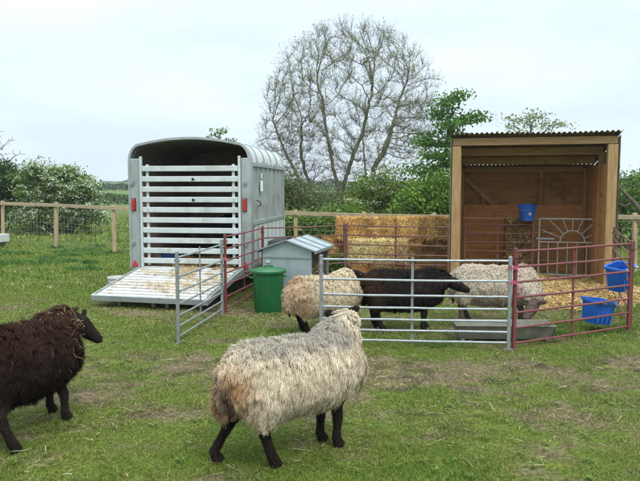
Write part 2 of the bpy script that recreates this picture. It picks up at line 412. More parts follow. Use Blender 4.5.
# ------------------------------------------------------------------ trailer
def arch_profile():
    """outline of the body from the left wall bottom over the roof to the right wall bottom, width 1.88"""
    W = 1.88; p = [(0, .36), (0, 1.2), (0, 1.98)]
    for k in range(1, 9):
        a = R(90 * k / 8); p.append((.20 - .20 * math.cos(a), 1.98 + .27 * math.sin(a)))
    n = 14
    for k in range(1, n):
        u = k / n; x = .20 + (W - .40) * u; p.append((x, 2.25 + .085 * (1 - (2 * u - 1) ** 2)))
    q = [(W - x, z) for x, z in p[:11]][::-1]
    return p + q
def make_trailer():
    t = empty('livestock_trailer', (-2.90, 9.75, gzf(-2, 10)), R(-8),
              'pale grey livestock trailer with an arched roof and its rear ramp lowered', 'trailer')
    W = 1.88; L = 2.62; prof = arch_profile()
    def shell(idx0, idx1, off, thick, y0, y1, ny=2, amp=0):
        m = MB(); pts = prof[idx0:idx1]
        cx, cz = W / 2, 1.3
        def ins(p, o):
            i = prof.index(p); a = prof[max(i - 1, 0)]; b = prof[min(i + 1, len(prof) - 1)]
            tx, tz = b[0] - a[0], b[1] - a[1]; l = math.hypot(tx, tz)
            nx, nz = -tz / l, tx / l
            return (p[0] + nx * o, p[1] + nz * o)
        v = []; f = []; k = len(pts)
        for y in (y0, y1):
            for p in pts: q = ins(p, off); v.append((q[0], y, q[1]))
            for p in pts: q = ins(p, off - thick); v.append((q[0], y, q[1]))
        for i in range(k - 1):
            f += [(i, i + 1, 2 * k + i + 1, 2 * k + i), (k + i, 3 * k + i, 3 * k + i + 1, k + i + 1),
                  (i, k + i, k + i + 1, i + 1), (2 * k + i, 2 * k + i + 1, 3 * k + i + 1, 3 * k + i)]
        f += [(0, 2 * k, 3 * k, k), (k - 1, 2 * k - 1, 4 * k - 1, 3 * k - 1)]
        m.add(v, f); return m
    n = len(prof)
    shell(0, 3, 0, .02, .12, L).build('side_wall', M['alu'], t)
    shell(n - 3, n, 0, .02, .12, L).build('side_wall', M['alu'], t)
    shell(2, n - 2, 0, .02, .12, L).build('roof', M['roof_white'], t, smooth=True)
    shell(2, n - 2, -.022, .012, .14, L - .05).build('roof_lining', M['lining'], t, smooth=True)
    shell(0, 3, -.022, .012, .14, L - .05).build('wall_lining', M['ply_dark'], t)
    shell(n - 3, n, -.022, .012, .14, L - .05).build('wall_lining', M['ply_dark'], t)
    for k in range(5):
        y = .42 + k * .50
        shell(2, n - 2, .014, .012, y, y + .05).build('roof_rib', M['alu'], t, smooth=True)
    # rear surround
    shell(0, n, .012, .035, 0, .16).build('rear_frame', M['alu'], t, smooth=True)
    for sx in (0, 1):
        x = .10 if sx == 0 else W - .075
        MB().box((x, .02, 1.20), (.15 if sx == 0 else .11, .05, 1.66)).build('jamb', M['alu'], t, bevel=.01)
        MB().box((.205 if sx == 0 else W - .15, -.02, 1.22), (.035, .05, 1.68)).build('hinge_post', M['alu_white'], t, bevel=.006)
    # ribs and rails of the sides
    for x, s in ((-.008, -1), (W + .008, 1)):
        for k in range(7):
            MB().box((x, .45 + k * .33, 1.2), (.028, .045, 1.62)).build('side_rib', M['alu'], t, bevel=.005)
        for z in (.42, 1.06, 1.94):
            MB().box((x + s * .012, L / 2 + .08, z), (.03, L - .16, .06)).build('side_rail', M['alu'], t, bevel=.005)
        MB().box((x + s * .004, L / 2 + .1, .78), (.012, L - .25, .58)).build('lower_panel', M['alu_white'], t)
        b = MB()
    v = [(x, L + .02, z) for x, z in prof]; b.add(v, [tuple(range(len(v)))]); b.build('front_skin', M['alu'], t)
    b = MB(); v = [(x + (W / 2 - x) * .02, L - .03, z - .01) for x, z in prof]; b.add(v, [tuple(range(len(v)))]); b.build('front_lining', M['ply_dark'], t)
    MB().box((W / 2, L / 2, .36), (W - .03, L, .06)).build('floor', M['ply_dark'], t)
    # chassis, wheels, drawbar
    MB().box((.5, L / 2, .27), (.08, L, .1)).box((W - .5, L / 2, .27), (.08, L, .1)).build('chassis', M['galv'], t)
    MB().box((.2, .05, .30), (.1, .05, .12)).box((W - .2, .05, .30), (.1, .05, .12)).box((W / 2, .05, .29), (W - .1, .06, .07)).build('rear_crossmember', M['galv'], t)
    for sx in (-.10, W + .10):
        for y in (1.35, 2.03):
            w = MB(); w.lathe([(.17, -.085), (.26, -.09), (.295, -.07), (.30, 0), (.295, .07), (.26, .09), (.17, .085)], 28)
            wo = w.build('wheel', M['rubber'], t, smooth=True, loc=(sx, y, .30), rot=(0, R(90), 0))
            MB().lathe([(.02, -.07), (.17, -.06), (.175, .06), (.02, .07)], 20).build('rim', M['galv'], wo, smooth=True)
        v = []; f = []
        pts = [(.93, .33), (1.0, .60), (1.15, .70), (2.2, .70), (2.38, .60), (2.45, .33)]
        x0, x1 = (sx - .12, sx + .09) if sx < 0 else (sx - .09, sx + .12)
        m = MB()
        for i in range(len(pts) - 1):
            a, c = pts[i], pts[i + 1]
            m.bar(((x0 + x1) / 2, a[0], a[1]), ((x0 + x1) / 2, c[0], c[1]), x1 - x0, .012)
        m.build('mudguard', M['blackpl'], t)
    MB().bar((.5, L, .3), (W / 2, L + 1.1, .34), .06, .09).bar((W - .5, L, .3), (W / 2, L + 1.1, .34), .06, .09).build('drawbar', M['galv'], t)
    MB().tube([(W / 2 + .1, L + .95, .05), (W / 2 + .1, L + .95, .85)], .025, 10).box((W / 2 + .1, L + .95, .87), (.2, .03, .03)).build('jockey_stand', M['blackpl'], t)
    # lights and marks
    for x in (.075, W - .075):
        b = MB().box((x, -.015, 1.335), (.052, .05, .18)).build('tail_light', M['red_lens'], t, bevel=.012)
        MB().box((x, .002, 1.335), (.068, .03, .20)).build('light_housing', M['blackpl'], b, bevel=.005)
        m = MB(); zz = .40
        vs = [(x - .05, -.02, zz), (x + .05, -.02, zz), (x, -.02, zz + .09), (x - .05, -.008, zz), (x + .05, -.008, zz), (x, -.008, zz + .09)]
        m.add(vs, [(0, 1, 2), (3, 5, 4), (0, 3, 4, 1), (1, 4, 5, 2), (2, 5, 3, 0)]); m.build('reflector', M['red_refl'], t)
    MB().box((W + .036, .62, 1.62), (.004, .16, .17)).build('sticker', M['sticker'], t)
    MB().box((W + .036, .62, 1.78), (.004, .06, .08)).build('sticker', M['sticker'], t)
    MB().tube([(W + .02, .33, 1.40), (W + .07, .36, 1.38), (W + .075, .42, 1.33), (W + .02, .45, 1.30)], .008, 6).build('handle', M['blackpl'], t)
    for x in (.06, W - .06):
        for z in (.75, 1.66):
            MB().box((x, -.025, z), (.05, .03, .06)).build('latch', M['galv'], t, bevel=.004)
    # slatted gate
    g = MB(); x0, x1 = .225, W - .17; zs = [.49 + .154 * k for k in range(10)]
    for z in zs: g.box(((x0 + x1) / 2, -.03, z), (x1 - x0, .028, .082))
    gate = g.build('slatted_gate', M['alu_white'], t, bevel=.008)
    MB().box((x0 + .075, .0, 1.18), (.045, .03, 1.52)).build('gate_stile', M['alu_white'], gate, bevel=.006)
    MB().box((x1 - .075, .0, 1.18), (.045, .03, 1.52)).build('gate_stile', M['alu_white'], gate, bevel=.006)
    for z in (1.722, 1.414):
        MB().tube([(W / 2 + .08, -.05, z), (W / 2 + .10, -.075, z - .008)], .018, 8).build('gate_catch', M['blackpl'], gate)
    # ramp
    rl = 1.36; rw = 1.64; ang = math.atan2(.40 - .155, rl)
    rp_ = bpy.data.objects.new('ramp', None); COL.objects.link(rp_); rp_.parent = t
    rp_.location = (W / 2 + .03, -.01, .395); rp_.rotation_euler = (ang, 0, R(-5.5))
    MB().box((0, -rl / 2, -.012), (rw - .03, rl - .02, .022)).build('ramp_deck', M['ramp'], rp_)
    b = MB()
    for k in range(11): b.box((0, -.07 - k * .118, .008), (rw - .14, .028, .017))
    b.build('ramp_battens', M['ramp'], rp_, bevel=.004)
    b = MB(); b.box((-rw / 2, -rl / 2, -.03), (.035, rl, .085)).box((rw / 2, -rl / 2, -.03), (.035, rl, .085)).box((0, -rl, -.03), (rw + .035, .04, .08))
    b.build('ramp_frame', M['alu'], rp_, bevel=.006)
    for x in (-rw / 2 + .02, rw / 2 - .02):
        b = MB()
        b.box((x, -rl / 2, .014), (.012, rl - .04, .012))
        for k in range(16): b.box((x, -.06 - k * .08, .026), (.0125, .035, .014))
        b.build('ramp_edge_teeth', M['alu'], rp_)
    b = MB()
    for x in (-.5,): b.box((x, -rl + .12, -.11), (.045, .045, .13))
    b.build('ramp_foot', M['galv'], rp_)
    for x in (.0, .2, .68): MB().box((x, -rl + .12, -.11), (.045, .045, .13)).build('ramp_foot', M['galv'], rp_)
    return t, rp_
trailer, ramp = make_trailer()

# ------------------------------------------------------------------ straw
STRAWC = np.array([0.62, 0.44, 0.18])
def straw_cloud(P, L, W, flat=0.25, tint=STRAWC, up=None):
    """P (N,3) centres -> ribbons lying nearly flat"""
    N = len(P); a = rng.uniform(0, 2 * np.pi, N)
    d = norm(np.stack([np.cos(a), np.sin(a), rng.normal(0, flat, N)], 1))
    l = L * rng.uniform(.4, 1.3, N)[:, None]
    bend = rng.normal(0, .10, (N, 3)) * l
    pts = np.stack([P - d * l / 2, P + bend, P + d * l / 2], 1)
    s = norm(np.cross(d, rng.normal(0, .4, (N, 3)) + np.array([0, 0, 1.])))
    w = W * rng.uniform(.6, 1.4, (N, 1)) * np.ones((1, 3))
    c = tint[None, :] * rng.uniform(.55, 1.25, (N, 1)) * (1 + rng.normal(0, .05, (N, 3)))
    return ribbons(pts, w, s, np.clip(c, 0.01, .9))

# straw on the ramp (local coordinates of the ramp)
N = 2300
px = rng.normal(.12, .42, N); py = -rng.beta(1.2, 1.7, N) * 1.28
keep = (np.abs(px) < .78) & (fbm(px * 3 + 5, py * 7, 61, 3) > .43)
P = np.stack([px, py, np.full(N, .016) + rng.uniform(0, .02, N)], 1)[keep]
V, F, C = straw_cloud(P, .09, .0028, .06, np.array([.60, .46, .23]))
so_ = mesh_np('straw_scatter', V, F, M['straw'], None, C)
so_.location = (ramp.parent.matrix_basis @ ramp.matrix_basis).to_translation()
so_.matrix_world = ramp.parent.matrix_basis @ ramp.matrix_basis
tag(so_, 'loose straw trodden over the lowered trailer ramp', 'straw', kind='stuff')
# straw inside the trailer
N = 3500
P = np.stack([rng.uniform(.1, 1.78, N), rng.uniform(.02, 3.0, N), .40 + rng.uniform(0, .05, N)], 1)
V, F, C = straw_cloud(P, .16, .005, .15)
o = mesh_np('straw_bedding', V, F, M['straw'], None, C); o.matrix_world = trailer.matrix_basis
tag(o, 'straw bedding covering the trailer floor behind the gate', 'straw', kind='stuff')

# shed bedding: low heap plus strands, spilling out in front
def bed_h(x, y):
    c = np.exp(-(((x - 3.55) / 1.35) ** 4 + ((y - 10.4) / 1.55) ** 4))
    front = np.exp(-(((x - 3.3) / .95) ** 2 + ((y - 9.15) / .75) ** 2)) * .8
    return .10 * np.clip(np.maximum(c, front) - .12, 0, 1) * (0.7 + .6 * fbm(x * 3, y * 3, 71, 3))
bx = np.linspace(1.9, 5.2, 80); by = np.linspace(7.6, 12.0, 100)
BX, BY = np.meshgrid(bx, by); BH = bed_h(BX, BY)
idx = np.arange(BX.size).reshape(BX.shape)
F0 = np.stack([idx[:-1, :-1], idx[:-1, 1:], idx[1:, 1:], idx[1:, :-1]], -1).reshape(-1, 4)
lv = np.array([.42, .28, .10]) * (0.6 + .8 * fbm(BX * 6, BY * 6, 73, 3))[..., None]
sel = (BH > .006).ravel()
F0 = F0[sel[F0].all(axis=1)]
N = 15000
x = rng.uniform(2.0, 5.1, N * 2); y = rng.uniform(7.9, 11.9, N * 2)
k = bed_h(x, y) > rng.uniform(0, .035, N * 2)
x, y = x[k], y[k]
V, F, C = straw_cloud(np.stack([x, y, gz(x, y) + bed_h(x, y) + rng.uniform(.0, .025, len(x))], 1), .15, .0045, .2)
V0 = np.stack([BX, BY, gz(BX, BY) + BH], -1).reshape(-1, 3)
o = mesh_np('straw_bedding', np.vstack([V0, V]), np.vstack([F0, F + len(V0)]), M['straw'], None, np.vstack([lv.reshape(-1, 3), C]))
tag(o, 'golden straw bedding spilling from the shelter into the pen', 'straw', kind='stuff')

# loose straw on the turf
N = 60000
x = rng.uniform(-7, 7, N); y = 2.6 + 8.5 * rng.beta(1.1, 1.3, N)
dens = wear(x, y) * .22 + .85 * np.exp(-(((x + 1.9) / 1.3) ** 2 + ((y - 8.1) / .38) ** 2)) + .9 * np.exp(-(((x + .7) / .55) ** 2 + ((y - 7.9) / .35) ** 2)) \
    + .6 * np.exp(-(((x - 1.2) / 1.6) ** 2 + ((y - 7.6) / .6) ** 2)) + .22 * (fbm(x * 1.3, y * 1.8, 81, 3) > .62)
k = rng.uniform(0, 1, N) < dens
x, y = x[k], y[k]
V, F, C = straw_cloud(np.stack([x, y, gz(x, y) + rng.uniform(.004, .028, len(x))], 1), .055, .0015, .14, np.array([.42, .34, .19]))
x = rng.uniform(-5, 5, 210); y = rng.uniform(2.9, 6.3, 210)
V2, F2, C2 = straw_cloud(np.stack([x, y, gz(x, y) + .022], 1), .13, .0015, .08, np.array([.5, .42, .26]))
o = mesh_np('loose_straw', np.vstack([V, V2]), np.vstack([F, F2 + len(V)]), M['straw'], None, np.vstack([C, C2]))
tag(o, 'wisps of loose straw scattered over the trodden turf', 'straw', kind='stuff')

# ------------------------------------------------------------------ grass blades
def blades(x, y, h, w, colf):
    N = len(x); a = rng.uniform(0, 2 * np.pi, N)
    lean = rng.uniform(.15, 1.15, N)
    d = np.stack([np.cos(a) * lean, np.sin(a) * lean, np.ones(N)], 1); d = norm(d)
    hh = h[:, None]
    p0 = np.stack([x, y, gz(x, y) - .004], 1)
    drop = np.stack([np.cos(a), np.sin(a), np.full(N, -.5)], 1) * hh * rng.uniform(.0, .5, (N, 1))
    p1 = p0 + d * hh * .55; p2 = p0 + d * hh + drop
    pts = np.stack([p0, p1, p2], 1)
    b = rng.uniform(0, 2 * np.pi, N)
    s = np.stack([np.cos(b), np.sin(b), np.zeros(N)], 1)
    W = w[:, None] * np.array([[1, .85, .12]])
    return ribbons(pts, W, s, colf)
def grass_cols(x, y, wv):
    N = len(x)
    m = fbm(x * 2.6, y * 2.6, 91, 5)[:, None]
    g1 = np.array([.088, .178, .014]); g2 = np.array([.21, .268, .036]); dry = np.array([.33, .27, .13])
    c = g1 * (1 - m) + g2 * m
    t = (rng.uniform(0, 1, N) < (.15 + .78 * wv))[:, None]
    c = np.where(t, dry * .62 + c * .38, c)
    return np.clip(c * rng.uniform(.65, 1.35, (N, 1)), .01, .6)
VS, FS, CS = [], [], []; off = 0
def addg(x, y, h, w, c):
    global off
    V, F, C = blades(x, y, h, w, c); VS.append(V); FS.append(F + off); CS.append(C); off += len(V)
for (y0, y1, n, hb, wb) in ((2.4, 4.2, 190000, .024, .0015), (4.2, 6.6, 220000, .027, .0020), (6.6, 10, 170000, .034, .0032), (10, 18.5, 95000, .055, .007), (18.5, 34, 40000, .10, .016)):
    x = rng.uniform(-1, 1, n); y = rng.uniform(y0, y1, n)
    x = x * (y * .56 + 1.6)
    wv = wear(x, y)
    clump = fbm(x * 4.5, y * 4.5, 95, 3)
    k = rng.uniform(0, 1, n) < np.clip(1.3 - wv * 1.0 + (clump - .5) * 1.9, .26, 1)
    k &= ~((bed_h(x, y) > .015) | ((np.abs(x + 2.0) < 1.0) & (y > 9.4) & (y < 12.9)))
    x, y, wv, clump = x[k], y[k], wv[k], clump[k]
    h = hb * rng.uniform(.4, 1.4, len(x)) * (.35 + 1.5 * clump) * (1.15 - .75 * wv)
    addg(x, y, h, wb * rng.uniform(.7, 1.4, len(x)), grass_cols(x, y, wv))
# taller tufts round the posts and in the left paddock
tx = list(rng.uniform(-9, -3.2, 26)) + [-.4, 1.2, 2.6, 3.4, .3, .35, -7.5, -5.9, -5.0, 5.2, 5.5, 4.9]
ty = list(rng.uniform(12.3, 17.3, 26)) + [6.6, 6.5, 6.9, 7.1, 10.2, 10.3, 15.2, 14.9, 15.4, 9.5, 10.2, 8.8]
for a, b in zip(tx, ty):
    n = 420; r = rng.uniform(.12, .34); q = rng.uniform(0, 2 * np.pi, n); rr = r * np.sqrt(rng.uniform(0, 1, n))
    x = a + rr * np.cos(q) * 1.3; y = b + rr * np.sin(q)
    c = np.array([.075, .16, .03]) * rng.uniform(.7, 1.5, (n, 1))
    addg(x, y, (.16 if b > 12 else .075) * rng.uniform(.5, 1.2, n) * (1.1 - rr / r * .6), np.full(n, .006 if b > 12 else .003), c)
o = mesh_np('grass', np.vstack(VS), np.vstack(FS), M['grass'], None, np.vstack(CS))
tag(o, 'short grazed grass blades of the paddock with darker tufts', 'grass', kind='stuff')

# broad-leaved weeds (plantain and clover rosettes) low in the turf
n = 900; x = rng.uniform(-1, 1, n); y = rng.uniform(2.6, 9.5, n); x = x * (y * .56 + 1.2)
k = fbm(x * 1.5, y * 1.5, 111, 3) > .50; x, y = x[k], y[k]
rep_ = 9; xx = np.repeat(x, rep_); yy = np.repeat(y, rep_); a = rng.uniform(0, 2 * np.pi, len(xx)); r_ = rng.uniform(.008, .035, len(xx))
gx_, gy_ = xx + r_ * np.cos(a), yy + r_ * np.sin(a)
nn_ = norm(np.stack([np.cos(a) * .35, np.sin(a) * .35, np.ones(len(a))], 1)); t1 = norm(np.stack([np.cos(a), np.sin(a), np.full(len(a), .25)], 1)); b1 = np.cross(nn_, t1)
Pc = np.stack([gx_, gy_, gz(gx_, gy_) + .018 + rng.uniform(0, .012, len(a))], 1); sz = rng.uniform(.007, .019, (len(a), 1))
Vw = np.stack([Pc - t1 * sz, Pc - b1 * sz * .6, Pc + t1 * sz, Pc + b1 * sz * .6], 1).reshape(-1, 3)
Cw = np.repeat(np.array([.11, .17, .025]) * rng.uniform(.6, 1.4, (len(a), 1)), 4, axis=0)
o = mesh_np('weeds', Vw, np.arange(len(Vw)).reshape(-1, 4), M['grass'], None, Cw)
tag(o, 'small broad leaved weeds low in the turf', 'weeds', kind='stuff')

# ------------------------------------------------------------------ hurdles
def make_hurdle(name, a, b, H, zs, m, label, group, feet=.04, r=.0115, brace=True, ztop_extra=.03, square=True, bow=.0):
    """sheep hurdle from ground point a to ground point b"""
    a = Vector((a[0], a[1], gzf(*a))); b = Vector((b[0], b[1], gzf(*b)))
    d = b - a; L = math.hypot(d.x, d.y); ang = math.atan2(d.y, d.x)
    t = empty(name, a, ang, label, 'hurdle', group)
    sl = (b.z - a.z) / L
    for x in (0, L):
        MB().box((x, 0, (H + ztop_extra) / 2 + x * sl - .01), (.034, .03, H + ztop_extra + .02)).build('upright', m, t, bevel=.004)
        MB().box((x, 0, .005 + x * sl), (.09, .035, .01)).build('foot', m, t)
    for i, z in enumerate(zs):
        n = 9; pts = []
        wob = rng.normal(0, .0015, n); wob[0] = wob[-1] = 0
        for k in range(n):
            u = k / (n - 1)
            pts.append((u * L, bow * math.sin(math.pi * u) + wob[k], z + u * L * sl + wob[k] * .6 - .004 * math.sin(math.pi * u)))
        MB().tube(pts, r, 8).build('rail', m, t, smooth=True)
    if brace:
        MB().box((L * .49, .016, H / 2 + .02 + L * .5 * sl), (.026, .008, H - .02)).build('brace', m, t)
    for x in (0, L):
        MB().tube([(x, -.03, H - .06 + x * sl), (x, .03, H - .06 + x * sl)], .012, 8).build('pin_loop', m, t)
    return t
GZS = [.07, .175, .285, .405, .53, .685, .885]
MZS = [.06 + .153 * k for k in range(7)]
make_hurdle('sheep_hurdle', (.012, 6.40), (1.868, 6.24), .90, GZS, M['galv'],
            'shiny grey galvanised hurdle across the front of the pen, sheep right behind it', 'sheep hurdles', r=.0118)
make_hurdle('sheep_hurdle', (-1.455, 6.47), (-1.225, 7.93), .92, GZS, M['galv'],
            'grey galvanised hurdle angled away from us beside the trailer ramp', 'sheep hurdles', r=.0108)
make_hurdle('sheep_hurdle', (1.925, 6.26), (3.42, 7.0), .98, MZS, M['maroon'],
            'maroon painted hurdle at the right front of the pen with a blue bucket on it', 'sheep hurdles', r=.0118)
make_hurdle('sheep_hurdle', (-1.19, 7.98), (-.88, 9.75), .98, MZS, M['maroon'],
            'maroon hurdle between the trailer ramp and the green bin', 'sheep hurdles', r=.0108)
make_hurdle('sheep_hurdle', (-.88, 9.80), (.40, 10.42), .98, MZS, M['maroon_old'],
            'faded maroon hurdle behind the grey metal feeder', 'sheep hurdles', r=.0108)
make_hurdle('sheep_hurdle', (.43, 10.42), (2.04, 10.12), .98, MZS, M['maroon_old'],
            'faded maroon hurdle standing in front of the stacked straw bales', 'sheep hurdles', r=.0108)
make_hurdle('sheep_hurdle', (3.45, 7.02), (4.40, 9.55), .98, MZS, M['maroon_old'],
            'faded maroon hurdle running back to the right shelter post', 'sheep hurdles', r=.0108)
make_hurdle('sheep_hurdle', (2.50, 11.0), (3.62, 10.85), .98, MZS, M['maroon_old'],
            'faded maroon hurdle standing inside the dark shelter', 'sheep hurdles', r=.0108)
def twine_loop(p, r, label):
    m = MB()
    for k in range(3):
        pts = [(r * math.cos(a), r * .8 * math.sin(a), .012 * k + .006 * math.sin(3 * a)) for a in np.linspace(0, 2 * math.pi, 15)[:-1]]
        m.tube(pts, .004, 6, closed=True)
    m.tube([(r, 0, 0), (r + .03, -.01, -.04), (r + .02, -.02, -.09)], .004, 5)
    o = m.build('baling_twine', M['pink'], None, smooth=True, loc=p); tag(o, label, 'twine', 'twine ties on the hurdles')
twine_loop((1.897, 6.25, .80), .045, 'pink twine tie, the upper of two where grey and maroon hurdles meet')
twine_loop((1.897, 6.25, .655), .045, 'pink twine tie, the lower of two where grey and maroon hurdles meet')
twine_loop((-1.21, 7.95, .70), .03, 'pink twine tie joining the hurdles beside the trailer ramp')

# sunrise gate in the shed
def make_sun_gate():
    t = empty('garden_gate', (3.77, 10.98, gzf(4, 11)), R(-13), 'pale metal gate with a rising sun pattern, standing in the shelter', 'gate')
    w, h, r = 1.08, 1.08, .012
    MB().tube([(0, 0, .04), (0, 0, h)], r * 1.3, 8).build('gate_stile', M['gate_white'], t, smooth=True)
    pts = [(0, 0, h)] + [(w - .18 + .18 * math.sin(a), 0, h - .18 + .18 * math.cos(a)) for a in np.linspace(0, math.pi / 2, 7)] + [(w, 0, .04)]
    MB().tube(pts, r * 1.3, 8).build('outer_hoop', M['gate_white'], t, smooth=True)
    MB().tube([(0, 0, .68), (w, 0, .68)], r, 8).build('middle_rail', M['gate_white'], t)
    MB().tube([(0, 0, .12), (w, 0, .12)], r, 8).build('bottom_rail', M['gate_white'], t)
    cx = w * .5
    MB().tube([(cx + .2 * math.cos(a), 0, .68 + .2 * math.sin(a)) for a in np.linspace(0, math.pi, 15)], r * .9, 8).build('sun_arc', M['gate_white'], t, smooth=True)
    for k in range(1, 8):
        a = math.pi * k / 8; c, s = math.cos(a), math.sin(a)
        rad = min((w * .5 - .01) / max(abs(c), .01), .39 / max(s, .01))
        if abs(c) > .6 and s < .75: rad = min(rad, .53)
        MB().tube([(cx + .2 * c, 0, .68 + .2 * s), (cx + rad * c, 0, .68 + rad * s)], r * .7, 6).build('sun_ray', M['gate_white'], t)
    for k in range(1, 7):
        MB().tube([(w * k / 7, 0, .12), (w * k / 7, 0, .68)], r * .75, 6).build('gate_bar', M['gate_white'], t)
    MB().bar((-.05, -.02, .74), (.25, -.02, .74), .012, .03).build('latch', M['galv'], t)
    return t
make_sun_gate()

# ------------------------------------------------------------------ timber fence
def make_fence():
    t = empty('post_and_rail_fence', (0, 0, 0), 0, 'pale timber post and rail fence with wire netting crossing behind the trailer and bales', 'fence')
    P = [(-13.9, 19.6, 1.14), (-11.4, 18.9, 1.14), (-9.0, 18.1, 1.14), (-6.87, 16.6, 1.13), (-4.95, 15.3, 1.10), (-2.9, 14.6, 1.07), (-.53, 13.9, 1.04),
         (.92, 13.55, 1.01), (2.35, 13.2, .99), (4.1, 12.7, 1.02), (5.92, 11.95, 1.05), (7.8, 11.2, 1.05), (9.8, 10.4, 1.05)]
    for i, (x, y, h) in enumerate(P):
        g0 = gzf(x, y)
        wd = .085 if i in (3, 4) else .075
        MB().box((x, y + .05, g0 + h / 2 + .03), (wd, wd, h + .10), (R(rng.normal(0, .6)), R(rng.normal(0, .9)), R(rng.uniform(-12, 12)))).build('post', M['timber'], t, bevel=.006)
    for i in range(len(P) - 1):
        a, b = P[i], P[i + 1]
        MB().bar((a[0], a[1], a[2] + gzf(a[0], a[1])), (b[0], b[1], b[2] + gzf(b[0], b[1])), .038, .085).build('rail', M['rail_timber'], t, bevel=.005)
    for i0, i1 in ((0, 4), (4, 9), (9, 12)):
        m = MB()
        for i in range(i0, i1):
            a, b = P[i], P[i + 1]; L = math.hypot(b[0] - a[0], b[1] - a[1]); n = int(L / .15)
            for z in (.04, .14, .25, .38, .52, .67, .83, .96):
                q = [(a[0] + (b[0] - a[0]) * u, a[1] + (b[1] - a[1]) * u + .1, z + .01 * math.sin(u * 9)) for u in np.linspace(0, 1, 5)]
                m.tube(q, .0024, 3, cap=False)
            for k in range(n):
                u = k / n; x = a[0] + (b[0] - a[0]) * u; y = a[1] + (b[1] - a[1]) * u + .1
                m.tube([(x, y, .03), (x + .01 * math.sin(k), y, .96)], .0021, 3, cap=False)
        m.build('wire_netting', M['wire'], t)
    return t
make_fence()

# ------------------------------------------------------------------ straw bales
def bale_mesh(seed):
    L, D, H = .975, .44, .335
    bm = bmesh.new()
    bmesh.ops.create_cube(bm, size=1.0)
    bmesh.ops.scale(bm, vec=(L, D, H), verts=bm.verts)
    bmesh.ops.subdivide_edges(bm, edges=bm.edges[:], cuts=14, use_grid_fill=True)
    rs = random.Random(seed)
    for v in bm.verts:
        c = v.co
        ex = max(0, abs(c.x) / (L / 2) - .93) / .07; ey = max(0, abs(c.y) / (D / 2) - .86) / .14; ez = max(0, abs(c.z) / (H / 2) - .84) / .16
        if ex + ey + ez > 1.2: c *= 1 - .018 * (ex + ey + ez - 1)
        for tx in (-.22, .22):
            dd = abs(c.x - tx)
            if dd < .06: c.y *= 1 - .05 * (1 - dd / .06); c.z *= 1 - .05 * (1 - dd / .06)
        n = vnoise(np.array([c.x * 9 + seed * 3]), np.array([(c.y + c.z * 1.7) * 9 + seed]), seed)[0] - .5
        m_ = vnoise(np.array([c.x * 26 + seed]), np.array([(c.y * 1.3 + c.z) * 26]), seed + 5)[0] - .5
        c += c.normalized() * (n * .06 + m_ * .03)
    me = bpy.data.meshes.new('bale'); bm.to_mesh(me); bm.free()
    me.materials.append(M['bale']); me.polygons.foreach_set('use_smooth', [True] * len(me.polygons))
    return me
def make_bale(x, y, z, rz, tint, seed, label, n=5200):
    t = empty('straw_bale', (x, y, z + .18), R(rz), label, 'straw bale', 'stacked straw bales')
    core = bpy.data.objects.new('bale_core', bale_mesh(seed)); COL.objects.link(core); core.parent = t
    # strands on the surface
    u = rng.uniform(-.5, .5, (n, 3)) * np.array([1.0, .44, .36])
    ax = rng.choice([0, 1, 1, 1, 2, 2], n); sg = rng.choice([-1, 1], n)
    sg = np.where((ax == 1) & (rng.uniform(0, 1, n) < .7), -1, sg)
    half = np.array([.5, .22, .18])
    u[np.arange(n), ax] = sg * (half[ax] + rng.uniform(-.012, .008, n))
    nrm = np.zeros((n, 3)); nrm[np.arange(n), ax] = sg
    tv = rng.normal(0, 1, (n, 3)) * np.array([.5, .5, 1.1]); tv = norm(tv - nrm * (tv * nrm).sum(1, keepdims=True))
    d = norm(tv + nrm * rng.uniform(0, .45, (n, 1)))
    l = rng.uniform(.03, .10, (n, 1))
    pts = np.stack([u - d * l * .2, u + d * l * .4 + rng.normal(0, .006, (n, 3)), u + d * l * .8], 1)
    s = norm(np.cross(d, nrm + rng.normal(0, .4, (n, 3))))
    c = tint[None] * (.45 + .95 * vnoise(u[:, 0] * 15 + seed * 5, u[:, 2] * 3, seed))[:, None] * (.7 + .6 * vnoise(u[:, 0] * 5, u[:, 2] * 9, seed + 2))[:, None] * rng.uniform(.45, 1.5, (n, 1)) * (1 + rng.normal(0, .05, (n, 3)))
    V, F, C = ribbons(pts, rng.uniform(.0018, .0042, (n, 1)) * np.ones((1, 3)), s, np.clip(c, .02, .9))
    mesh_np('straw_stalks', V, F, M['straw'], t, C)
    for tx in (-.22, .22):
        q = [(tx, -.222, -.175), (tx, -.222, .175), (tx, .222, .175), (tx, .222, -.175)]
        MB().tube(q, .004, 4, closed=True).build('twine', M['twine'], t)
    return t
gold = np.array([.68, .40, .135]); pale = np.array([.82, .60, .28]); brown = np.array([.46, .235, .08])
yb = 11.32
make_bale(.66, yb, 0, 1, brown, 1, 'weathered straw bale on the ground at the left end of the back row')
make_bale(1.75, yb, 0, -1, brown, 2, 'straw bale on the ground beside the shelter post')
make_bale(.56, yb - .02, .36, -1.5, brown, 3, 'reddish brown straw bale in the middle layer, left end sticking out')
make_bale(1.72, yb, .36, 1, brown * .75, 4, 'dark straw bale in the middle layer beside the shelter post')
make_bale(.80, yb - .05, .71, 1.5, gold, 5, 'golden straw bale on top of the stack, the left one')
make_bale(1.82, yb - .02, .715, -1, gold, 6, 'golden straw bale on top of the stack, the right one touching the shelter')
make_bale(.98, yb - .52, 0, 2, brown, 7, 'straw bale on the ground in front of the stack, under the pale one', 5600)
make_bale(.94, yb - .54, .355, -2, pale, 8, 'pale yellow straw bale lying forward of the stack at mid height', 6500)

